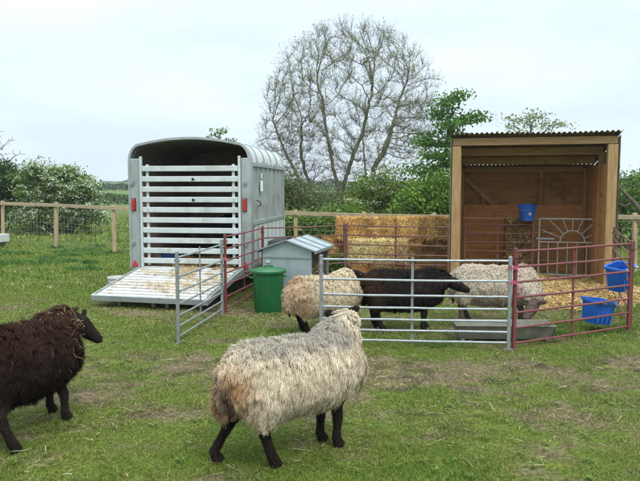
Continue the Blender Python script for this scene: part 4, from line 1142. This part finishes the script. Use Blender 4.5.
# ------------------------------------------------------------------ trees
def grow(attr, seeds, step, infl, kill, iters=200, tropism=(0, 0, .12)):
    """space colonisation; seeds = list of polylines. returns positions and parents"""
    pos = []; par = []
    for line in seeds:
        prev = -1
        for i, p in enumerate(line):
            if isinstance(p, int): prev = p; continue
            if prev >= 0:
                a = np.array(pos[prev]); b = np.array(p, float); n = max(1, int(np.linalg.norm(b - a) / step))
                for k in range(1, n + 1):
                    q = a + (b - a) * k / n + (rng.normal(0, step * .12, 3) if k < n else 0)
                    pos.append(tuple(q)); par.append(prev); prev = len(pos) - 1
            else:
                pos.append(tuple(p)); par.append(-1); prev = len(pos) - 1
    P = [np.array(p) for p in pos]; A = attr.copy()
    bd = np.full(len(A), 1e9); bi = np.zeros(len(A), int)
    new = list(range(len(P)))
    tro = np.array(tropism)
    for it in range(iters):
        if new:
            Q = np.array([P[i] for i in new]); D = np.linalg.norm(A[:, None] - Q[None], axis=2)
            j = D.argmin(1); dm = D[np.arange(len(A)), j]; u = dm < bd
            bd[u] = dm[u]; bi[u] = np.array(new)[j[u]]
        keep = bd > kill; A = A[keep]; bd = bd[keep]; bi = bi[keep]
        if len(A) == 0: break
        act = bd < infl
        if not act.any(): break
        ids = np.unique(bi[act]); new = []
        for i in ids:
            v = norm(A[act & (bi == i)] - P[i]).sum(0); v = v / (np.linalg.norm(v) + 1e-6) + tro + rng.normal(0, .12, 3); v /= np.linalg.norm(v)
            P.append(P[i] + v * step); par.append(int(i)); new.append(len(P) - 1)
        if len(P) > 9000: break
    return np.array(P), np.array(par)

def branch_mesh(P, par, r0, tip, expo=2.3, sides=5):
    n = len(P); kids = np.zeros(n, int); acc = np.zeros(n)
    for i in range(n):
        if par[i] >= 0: kids[par[i]] += 1
    for i in range(n - 1, -1, -1):
        if kids[i] == 0: acc[i] = 1
        if par[i] >= 0: acc[par[i]] += acc[i]
    # children always come after their parents
    r = tip * acc ** (1 / expo); sc = r0 / r[par < 0].max(); r = np.maximum(r * (sc if sc < 1 else 1) if sc < 1 else r * (1 + (sc - 1) * np.clip(acc / acc.max(), 0, 1) ** .5), tip)
    e = np.where(par >= 0)[0]; a = P[par[e]]; b = P[e]; d = norm(b - a)
    ra = np.minimum(r[par[e]], r[e] * 1.35); rb = r[e]
    ref = np.where(np.abs(d[:, 2:3]) > .9, np.array([[1., 0, 0]]), np.array([[0, 0, 1.]]))
    s = norm(np.cross(d, ref)); u = np.cross(s, d)
    an = np.arange(sides) * 2 * np.pi / sides
    ring = s[:, None] * np.cos(an)[None, :, None] + u[:, None] * np.sin(an)[None, :, None]
    V = np.stack([a[:, None] - d[:, None] * (ra[:, None, None] * .3) + ring * ra[:, None, None], b[:, None] + ring * rb[:, None, None]], 1)
    m = len(e); base = (np.arange(m) * 2 * sides)[:, None]; j = np.arange(sides)[None]; j2 = (j + 1) % sides
    F = np.stack([base + j, base + j2, base + sides + j2, base + sides + j], -1).reshape(-1, 4)
    tips = np.where(kids == 0)[0]
    return V.reshape(-1, 3), F, r, tips, acc

def leaf_quads(Pc, size, cols, upbias=.5, aspect=.6):
    n = len(Pc); nn = norm(rng.normal(0, 1, (n, 3)) + np.array([0, 0, upbias])); t = norm(np.cross(nn, rng.normal(0, 1, (n, 3)))); b = np.cross(nn, t)
    sz = size * rng.uniform(.6, 1.35, (n, 1))
    V = np.stack([Pc - t * sz, Pc - b * sz * aspect, Pc + t * sz, Pc + b * sz * aspect], 1).reshape(-1, 3)
    F = np.arange(n * 4).reshape(-1, 4); return V, F, np.repeat(cols, 4, axis=0)

def ellipsoid_pts(n, c, r, shell=.0):
    q = norm(rng.normal(0, 1, (n, 3))); u = rng.uniform(shell, 1, (n, 1)) ** (1 / 2.2); return np.array(c) + q * u * np.array(r)

# --- big bare ash with several stems
def ash():
    t = empty('bare_tree', (.75, 24, gzf(.7, 24)), 0, 'tall many-stemmed tree in first small leaf, branches nearly bare, behind the fence', 'tree')
    O = np.array([.75, 24., 0.])
    c = np.array([1.2, 24, 4.7])
    A = np.vstack([ellipsoid_pts(1900, c, (3.3, 2.3, 3.0), .25), ellipsoid_pts(620, (-1.1, 24, 3.3), (1.35, 1.2, 1.6)), ellipsoid_pts(380, (3.5, 24, 3.6), (1.2, 1.2, 1.5)), ellipsoid_pts(120, (.2, 24, 2.0), (1.7, .8, .7))])
    A = A[(A[:, 2] > 1.35)]
    A = A[rng.uniform(0, 1, len(A)) < .55 + .45 * (np.abs((A - c) / np.array([3.3, 2.3, 3.0])).max(1) > .55)]
    def z(y, d=24.): return 1.6 - d * math.tan(math.atan((y - 240.5) / 640) + R(4.73))
    def X(px): return (px - 320) / 640 * 24.1
    def pt(px, py, dy=0): return (X(px), 24 + dy, z(py))
    s1 = [pt(338, 212), pt(338, 190), pt(332, 160, .2), pt(325, 122, .3), pt(322, 95, .4)]
    s2 = [pt(339, 205), pt(345, 180, -.3), pt(352, 155, -.6), pt(362, 130, -.5), pt(370, 92, -.5)]
    s3 = [pt(366, 212), pt(366, 178, .3), pt(364, 150, .4), pt(362, 128, .6)]
    s4 = [pt(367, 200), pt(373, 170, -.2), pt(385, 145, -.1), pt(392, 125, 0), pt(400, 95, .3)]
    s5 = [pt(316, 212), pt(315, 197, .4), pt(306, 175, .5), pt(301, 150, .2), pt(302, 118, 0)]
    s6 = [pt(318, 205), pt(300, 180, -.3), pt(286, 152, -.3), pt(274, 122, -.3)]
    P, par = grow(A - O, [[tuple(np.array(p) - O) for p in s] for s in (s1, s2, s3, s4, s5, s6)], .13, 1.5, .20, 140)
    V, F, r, tips, acc = branch_mesh(P, par, .10, .0050, 2.25, 5)
    thick = r[np.where(par >= 0)[0]] > .035
    Fq = F.reshape(-1, 5, 4)
    mesh_np('trunk', V, Fq[thick].reshape(-1, 4), M['bark'], t, smooth=True)
    cr = mesh_np('crown', V, Fq[~thick].reshape(-1, 4), M['bark'], t, smooth=True)
    # twigs
    e = np.where(r < .016)[0]; e = np.repeat(e, 7); n = len(e)
    d0 = norm(P[e] - P[np.maximum(par[e], 0)]); d = norm(d0 + rng.normal(0, .55, (n, 3)) + np.array([0, 0, .55])); l = rng.uniform(.12, .50, (n, 1))
    p0 = P[e]; p1 = p0 + d * l * .5 + rng.normal(0, .02, (n, 3)); p2 = p1 + norm(d + np.array([0, 0, .5])) * l * .5
    s = norm(np.cross(d, rng.normal(0, 1, (n, 3))))
    V2, F2, C2 = ribbons(np.stack([p0, p1, p2], 1), np.full((n, 3), .0040) * np.array([[1, .8, .5]]), s, np.tile([.12, .105, .075], (n, 1)) * rng.uniform(.7, 1.3, (n, 1)))
    mesh_np('twigs', V2, F2, M['leaf'], cr, C2)
    k = rng.uniform(0, 1, n) < .16 + .20 * sstep(2, 6, p2[:, 2]); q = p2[k]; q = np.repeat(q, 2, axis=0); q = q + rng.normal(0, .035, q.shape)
    lc = np.array([.34, .40, .13]) * rng.uniform(.6, 1.3, (len(q), 1))
    V3, F3, C3 = leaf_quads(q, .027, lc)
    mesh_np('leaves', V3, F3, M['leaf'], cr, C3)
    return t
ash()

def leafy(name, label, cat, base, attr, seeds, step, kill, leafn, spread, size, colA, colB, bark='bark_dk', r0=.09, infl=1.3, group=None, tipr=.006, droop=0, upb=.6):
    t = empty(name, (base[0], base[1], gzf(*base[:2])), 0, label, cat, group); O = np.array([base[0], base[1], 0.])
    P, par = grow(attr - O, [[tuple(np.array(p, float) - O) for p in s] for s in seeds], step, infl, kill, 120)
    V, F, r, tips, acc = branch_mesh(P, par, r0, tipr, 2.3, 5)
    mesh_np('trunk', V, F, M[bark], t, smooth=True)
    e = np.where(acc <= 4)[0]; e = np.repeat(e, leafn); q = P[e] + rng.normal(0, spread, (len(e), 3)) * np.array([1, 1, .45])
    cl = rng.uniform(0, 1, len(P))[e][:, None]
    c = colA * (1 - cl) + colB * cl; c = c * rng.uniform(.65, 1.35, (len(e), 1))
    V, F, C = leaf_quads(q, size, np.clip(c, .005, .7), upb)
    mesh_np('crown', V, F, M['leaf'], t, C)
    return t
def wx(px, d): return (px - 320) / 640 * (d * math.cos(R(4.73)) + .1)
def wz(py, d): return 1.6 - d * math.tan(math.atan((py - 240.5) / 640) + R(4.73))
# dark green sycamore beside the shelter
d = 19.
def tier(px, py, rx, rz_, n, dd=0, ry=.7): return ellipsoid_pts(n, (wx(px, d), d + dd, wz(py, d)), (rx, ry, rz_))
A = np.vstack([tier(452, 99, .45, .22, 50), tier(440, 113, .45, .25, 55), tier(468, 120, .62, .17, 80), tier(447, 128, .5, .2, 60), tier(430, 142, .5, .25, 60, .3), tier(455, 142, .55, .2, 60),
               tier(436, 158, .6, .22, 70, -.2), tier(424, 172, .6, .28, 80), tier(450, 165, .5, .3, 70), tier(438, 185, .8, .35, 110), tier(466, 155, .4, .4, 60, .3)])
leafy('leafy_tree', 'dark green sycamore-like tree in full leaf left of the shelter', 'tree', (wx(438, d), d), A,
      [[(wx(438, d), d, 0), (wx(439, d), d, 1.2), (wx(441, d), d, 2.0), (wx(447, d), d, 3.2), (wx(452, d), d, 4.1)]], .14, .22, 26, .16, .05,
      np.array([.055, .14, .016]), np.array([.12, .25, .03]), r0=.08)
# wispy tree behind the shelter roof
d = 21.
A = np.vstack([tier(528, 118, 1.0, .35, 110), tier(515, 124, .7, .3, 60), tier(548, 124, .7, .3, 60), tier(530, 135, 1.3, .5, 90)])
leafy('pale_leafed_tree', 'pale green wispy tree top showing above the shelter roof', 'tree', (wx(530, d), d), A,
      [[(wx(530, d), d, 0), (wx(530, d), d, 2.4), (wx(528, d), d, 3.2)]], .14, .24, 9, .13, .045, np.array([.20, .26, .10]), np.array([.30, .35, .17]), r0=.07)
# small tree showing over the trailer roof
A = np.vstack([tier(221, 132, .35, .2, 30), tier(226, 140, .5, .3, 40), tier(215, 145, .6, .4, 40)])
leafy('small_tree', 'small green tree just peeping over the trailer roof', 'tree', (wx(221, d), d), A, [[(wx(221, d), d, 0), (wx(221, d), d, 2.6), (wx(220, d), d, 3.2)]], .13, .2, 4, .09, .05,
      np.array([.09, .19, .05]), np.array([.14, .26, .07]), r0=.05)
# bare twiggy tree at the far left
d = 25.
A = np.vstack([tier(0, 150, 1.3, .9, 170), tier(-15, 150, 1.6, 1.2, 120)])
leafy('bare_sapling', 'thin bare twigged tree rising above the dark bush at far left', 'tree', (wx(-8, d), d), A, [[(wx(-8, d), d, 0), (wx(-8, d), d, 1.6), (wx(-4, d), d, 2.6)]], .14, .22, 1, .08, .02,
      np.array([.12, .12, .05]), np.array([.14, .15, .06]), r0=.06)

# --- bushes
def bush(name, label, base, blobs, nleaf, size, colA, colB, blossom=0, bl_col=(.62, .64, .52), cat='bush', stems=9, spray=.0, group=None, grow_sparse=1.0, upb=.7):
    t = empty(name, (base[0], base[1], gzf(*base[:2])), 0, label, cat, group); O = np.array([base[0], base[1], 0.])
    m = MB()
    for (cx, cy, cz, rx, ry, rz_) in blobs:
        for k in range(max(2, stems // len(blobs) + 1)):
            e = np.array([cx, cy, cz]) + rng.normal(0, .45, 3) * np.array([rx, ry, rz_]) - O
            s = np.array([(cx - base[0]) * .25 + rng.normal(0, .12), rng.normal(0, .1), 0])
            q = (s + e) / 2 + rng.normal(0, .08, 3) + np.array([0, 0, .15])
            m.tube([tuple(s), tuple(q), tuple(e)], [.03, .018, .006], 5)
    m.build('stems', M['bark_dk'], t, smooth=True)
    vol = np.array([b[3] * b[4] * b[5] for b in blobs]) ** (2 / 3); vol /= vol.sum()
    Vs, Fs, Cs = [], [], []; of = 0
    # sub-clumps: leaves gather round many small twig ends on each blob
    BL = []
    for b_, w in zip(blobs, vol):
        nc = int(170 * w * grow_sparse) + 6
        q = norm(rng.normal(0, 1, (nc, 3))); u = rng.uniform(.35, 1.08, (nc, 1)); cc = np.array(b_[:3]) + q * u * np.array(b_[3:]); cc = cc[cc[:, 2] > .08]
        n = int(nleaf * w); k = rng.integers(0, len(cc), n)
        cs = rng.uniform(.10, .24, len(cc)) * (sum(b_[3:]) / 3) ** .5
        p = cc[k] + rng.normal(0, 1, (n, 3)) * cs[k][:, None] * np.array([1, 1, .7]) - O
        mixc = rng.uniform(0, 1, len(cc))[k][:, None]
        c = (colA * (1 - mixc) + colB * mixc) * rng.uniform(.6, 1.4, (n, 1))
        ok = p[:, 2] > .02
        V, F, C = leaf_quads(p[ok], size, np.clip(c[ok], .004, .7), upb); Vs.append(V); Fs.append(F + of); Cs.append(C); of += len(V)
        BL.append(cc[(cc[:, 2] > .25)] - O)
    cr = mesh_np('foliage', np.vstack(Vs), np.vstack(Fs), M['leaf'], t, np.vstack(Cs))
    if blossom:
        B = np.vstack(BL); k = rng.integers(0, len(B), blossom)
        d_ = norm(rng.normal(0, 1, (blossom, 3)) * np.array([1, 1, .35]) + np.array([.5, -.3, .1])); ln = rng.uniform(.2, .6, (blossom, 1))
        st = B[k]; pts = []
        for u in np.linspace(0, 1, 11):
            pts.append(st + d_ * ln * u + np.array([0, 0, .12]) * (u - u * u * 1.2) + rng.normal(0, .025, st.shape))
        q = np.vstack(pts); q = q[q[:, 2] > .05]
        V, F, C = leaf_quads(q, .032, np.array(bl_col) * rng.uniform(.75, 1.15, (len(q), 1)), .8, .8)
        mesh_np('blossom', V, F, M['leaf'], cr, np.clip(C, 0, .85))
    return t
dk1, dk2 = np.array([.040, .075, .018]), np.array([.095, .145, .032])
gr1, gr2 = np.array([.075, .14, .018]), np.array([.18, .28, .035])
ol1, ol2 = np.array([.10, .12, .045]), np.array([.16, .19, .065])
d = 22.
def bb(px, py, rx, rz_, dd=0, ry=.8): return (wx(px, d), d + dd, wz(py, d), rx, ry, rz_)
bush('hawthorn_bush', 'hawthorn bush covered in white blossom behind the left fence', (wx(62, d), d), 
     [bb(62, 205, 1.3, .95), bb(45, 190, .9, .9), bb(78, 190, .75, .75), bb(50, 172, .6, .5), bb(88, 212, .6, .6), bb(38, 215, .8, .7), bb(66, 175, .55, .45)], 17000, .045, gr1 * .85, gr2 * .8, 950, (.70, .73, .58))
d = 23.
bush('dark_bush', 'tall dark green bush at the far left behind the fence', (wx(2, d), d),
     [bb(0, 195, 1.3, 1.2), bb(-25, 190, 1.3, 1.4), bb(18, 200, .9, .95), bb(-5, 172, .9, .6), bb(25, 180, .5, .5), bb(-60, 190, 1.4, 1.4)], 19000, .05, dk1, dk2 * 1.1)
d = 19.5
bush('bramble_thicket', 'olive green tangled thicket just right of the trailer', (wx(295, d), d + .5),
     [bb(290, 198, .8, .6), bb(312, 200, .7, .5, .2), bb(268, 195, .8, .8), bb(330, 205, .6, .4), bb(285, 185, .5, .4)], 9000, .036, ol1, ol2, grow_sparse=.8)
bush('elder_bush', 'green bush with pale flower heads in front of the bare tree stems', (wx(378, d), d - .2),
     [bb(365, 195, .65, .55), bb(388, 188, .75, .6), bb(375, 205, .9, .4), bb(405, 198, .6, .5), bb(352, 205, .5, .4)], 11000, .04, gr1, gr2 * np.array([1.1, .95, 1]), 260, (.6, .6, .42))
d = 17.5
bush('green_bush', 'bright green leafy bush next to the left shelter post', (wx(430, d), d),
     [bb(430, 195, .7, .5), bb(450, 190, .6, .6), bb(412, 205, .6, .4), bb(470, 195, .8, .7), bb(438, 207, .8, .3)], 12000, .042, gr1 * 1.1, gr2 * 1.25)
d = 16.5
for k, (a, b_, s_) in enumerate(((290, 222, .42), (318, 224, .38), (345, 218, .45))):
    bush('nettle_clump', ('nettles growing by the fence post nearest the trailer', 'nettles growing between the feeder lid and the fence rail', 'nettles behind the left end of the top bales')[k],
         (wx(a, d), d - .6), [bb(a, b_, s_ * 1.6, s_ * .75, -.6, .4)], 2400, .038, gr1, gr2, cat='nettles', stems=4, group='nettle clumps at the fence')
for k, (a, b_) in enumerate(((.34, 10.75), (.15, 10.95))):
    bush('nettle_clump', ('nettles at the left foot of the straw bales', 'nettles in the gap beside the lowest straw bale')[k], (a, b_), [(a, b_, .22, .16, .14, .22)], 700, .028, gr1, gr2, cat='nettles', stems=3, group='nettle clumps in the pen')
# right side
d = 15.
bush('hedge_bush', 'dark hedge bush past the right shelter wall', (wx(655, d), d + 2), [bb(650, 215, .9, .55, 2), bb(625, 225, .7, .4, 2), bb(690, 205, 1.1, .9, 2), bb(660, 195, .6, .4, 2)], 9000, .04, dk1 * 1.2, gr2)
d = 40.
bush('distant_tree', 'hazy grey green tree far off to the right of the shelter', (wx(640, d), d), [bb(635, 195, 1.6, 1.0), bb(650, 185, 1.8, 1.4), bb(618, 200, 1.4, .8), bb(690, 185, 2.5, 1.8)], 9000, .10, dk2 * 1.3, ol2, cat='tree')
# fallen limb
m = MB(); 
def q3(px, py, d_): return (wx(px, d_), d_, wz(py, d_))
t = empty('fallen_branch', (wx(650, 14), 14, 0), 0, 'bare dark branch leaning down towards the fence at far right', 'branch')
O = Vector(t.location)
for pts, r_ in (([q3(606, 178, 14), q3(618, 188, 14), q3(633, 203, 13.8), q3(650, 222, 13.6), q3(662, 243, 13.4)], [.012, .03, .045, .055, .06]),
                ([q3(633, 203, 13.8), q3(622, 206, 13.9), q3(612, 200, 14)], [.03, .02, .01]), ([q3(650, 222, 13.6), q3(632, 222, 13.6), q3(616, 212, 13.7)], [.035, .025, .01]),
                ([q3(618, 188, 14), q3(612, 192, 14), q3(604, 190, 14.1)], [.015, .01, .005]), ([q3(640, 210, 13.7), q3(642, 196, 13.7), q3(636, 186, 13.8)], [.03, .018, .006])):
    m.tube([tuple(Vector(p) - O) for p in pts], r_, 7)
m.build('limb', M['bark_dk'], t, smooth=True)

# ------------------------------------------------------------------ far countryside
def hedge(y, x0, x1, h, n, size, label, col, wob=.25):
    x = rng.uniform(x0, x1, n); hh = h * (.75 + .5 * vnoise(x * .12, x * 0, int(y)) + .25 * vnoise(x * .9, x * 0, int(y) + 3))
    z = rng.uniform(0, 1, n) ** .8 * hh; yy = y + rng.normal(0, .5, n) * (1.1 - z / (h * 1.5))
    P = np.stack([x, yy, gz(x, yy) + z], 1)
    c = col * rng.uniform(.6, 1.4, (n, 1))
    V, F, C = leaf_quads(P, size, c, .6, .8)
    o = mesh_np('hedge', V, F, M['leaf'], None, C); tag(o, label, 'hedge', 'hedges of the far fields')
hedge(62, -60, 30, 1.0, 26000, .10, 'low dark hedge crossing the first field beyond the fence', np.array([.09, .15, .045]))
hedge(150, -110, 60, 1.6, 16000, .24, 'second hedge line farther off across the green field', np.array([.08, .13, .045]))
hedge(38, 16, 40, 1.8, 12000, .09, 'hedge on the right beyond the shelter', np.array([.05, .09, .03]))
n = 42000
x = rng.uniform(-420, 420, n); cl = vnoise(x * .035, x * 0, 3) + .7 * vnoise(x * .13, x * 0, 8)
hh = 0.8 + 3.6 * np.clip(cl - .7, 0, 1)
z = rng.uniform(0, 1, n) * hh; y = 420 + rng.normal(0, 4, n)
V, F, C = leaf_quads(np.stack([x, y, gz(x, y) + z], 1), .8, np.array([.08, .11, .055]) * rng.uniform(.7, 1.3, (n, 1)), .3, .9)
o = mesh_np('distant_wood', V, F, M['leaf'], None, C); tag(o, 'far line of woodland on the horizon', 'woodland', kind='stuff')

# ------------------------------------------------------------------ damp air
hz = MB().box((0, 340, 19.5), (1900, 720, 45)).build('haze', M['ground'])
hm = bpy.data.materials.new('damp_air'); hm.use_nodes = True
t_ = hm.node_tree; t_.nodes.remove(t_.nodes['Principled BSDF'])
pv = t_.nodes.new('ShaderNodeVolumePrincipled'); pv.inputs['Density'].default_value = .0007; pv.inputs['Color'].default_value = (.86, .91, .96, 1)
pv.inputs['Anisotropy'].default_value = .2
t_.links.new(pv.outputs[0], t_.nodes['Material Output'].inputs['Volume'])
hz.data.materials.clear(); hz.data.materials.append(hm)
tag(hz, 'thin damp haze over the far fields', 'haze', kind='stuff')
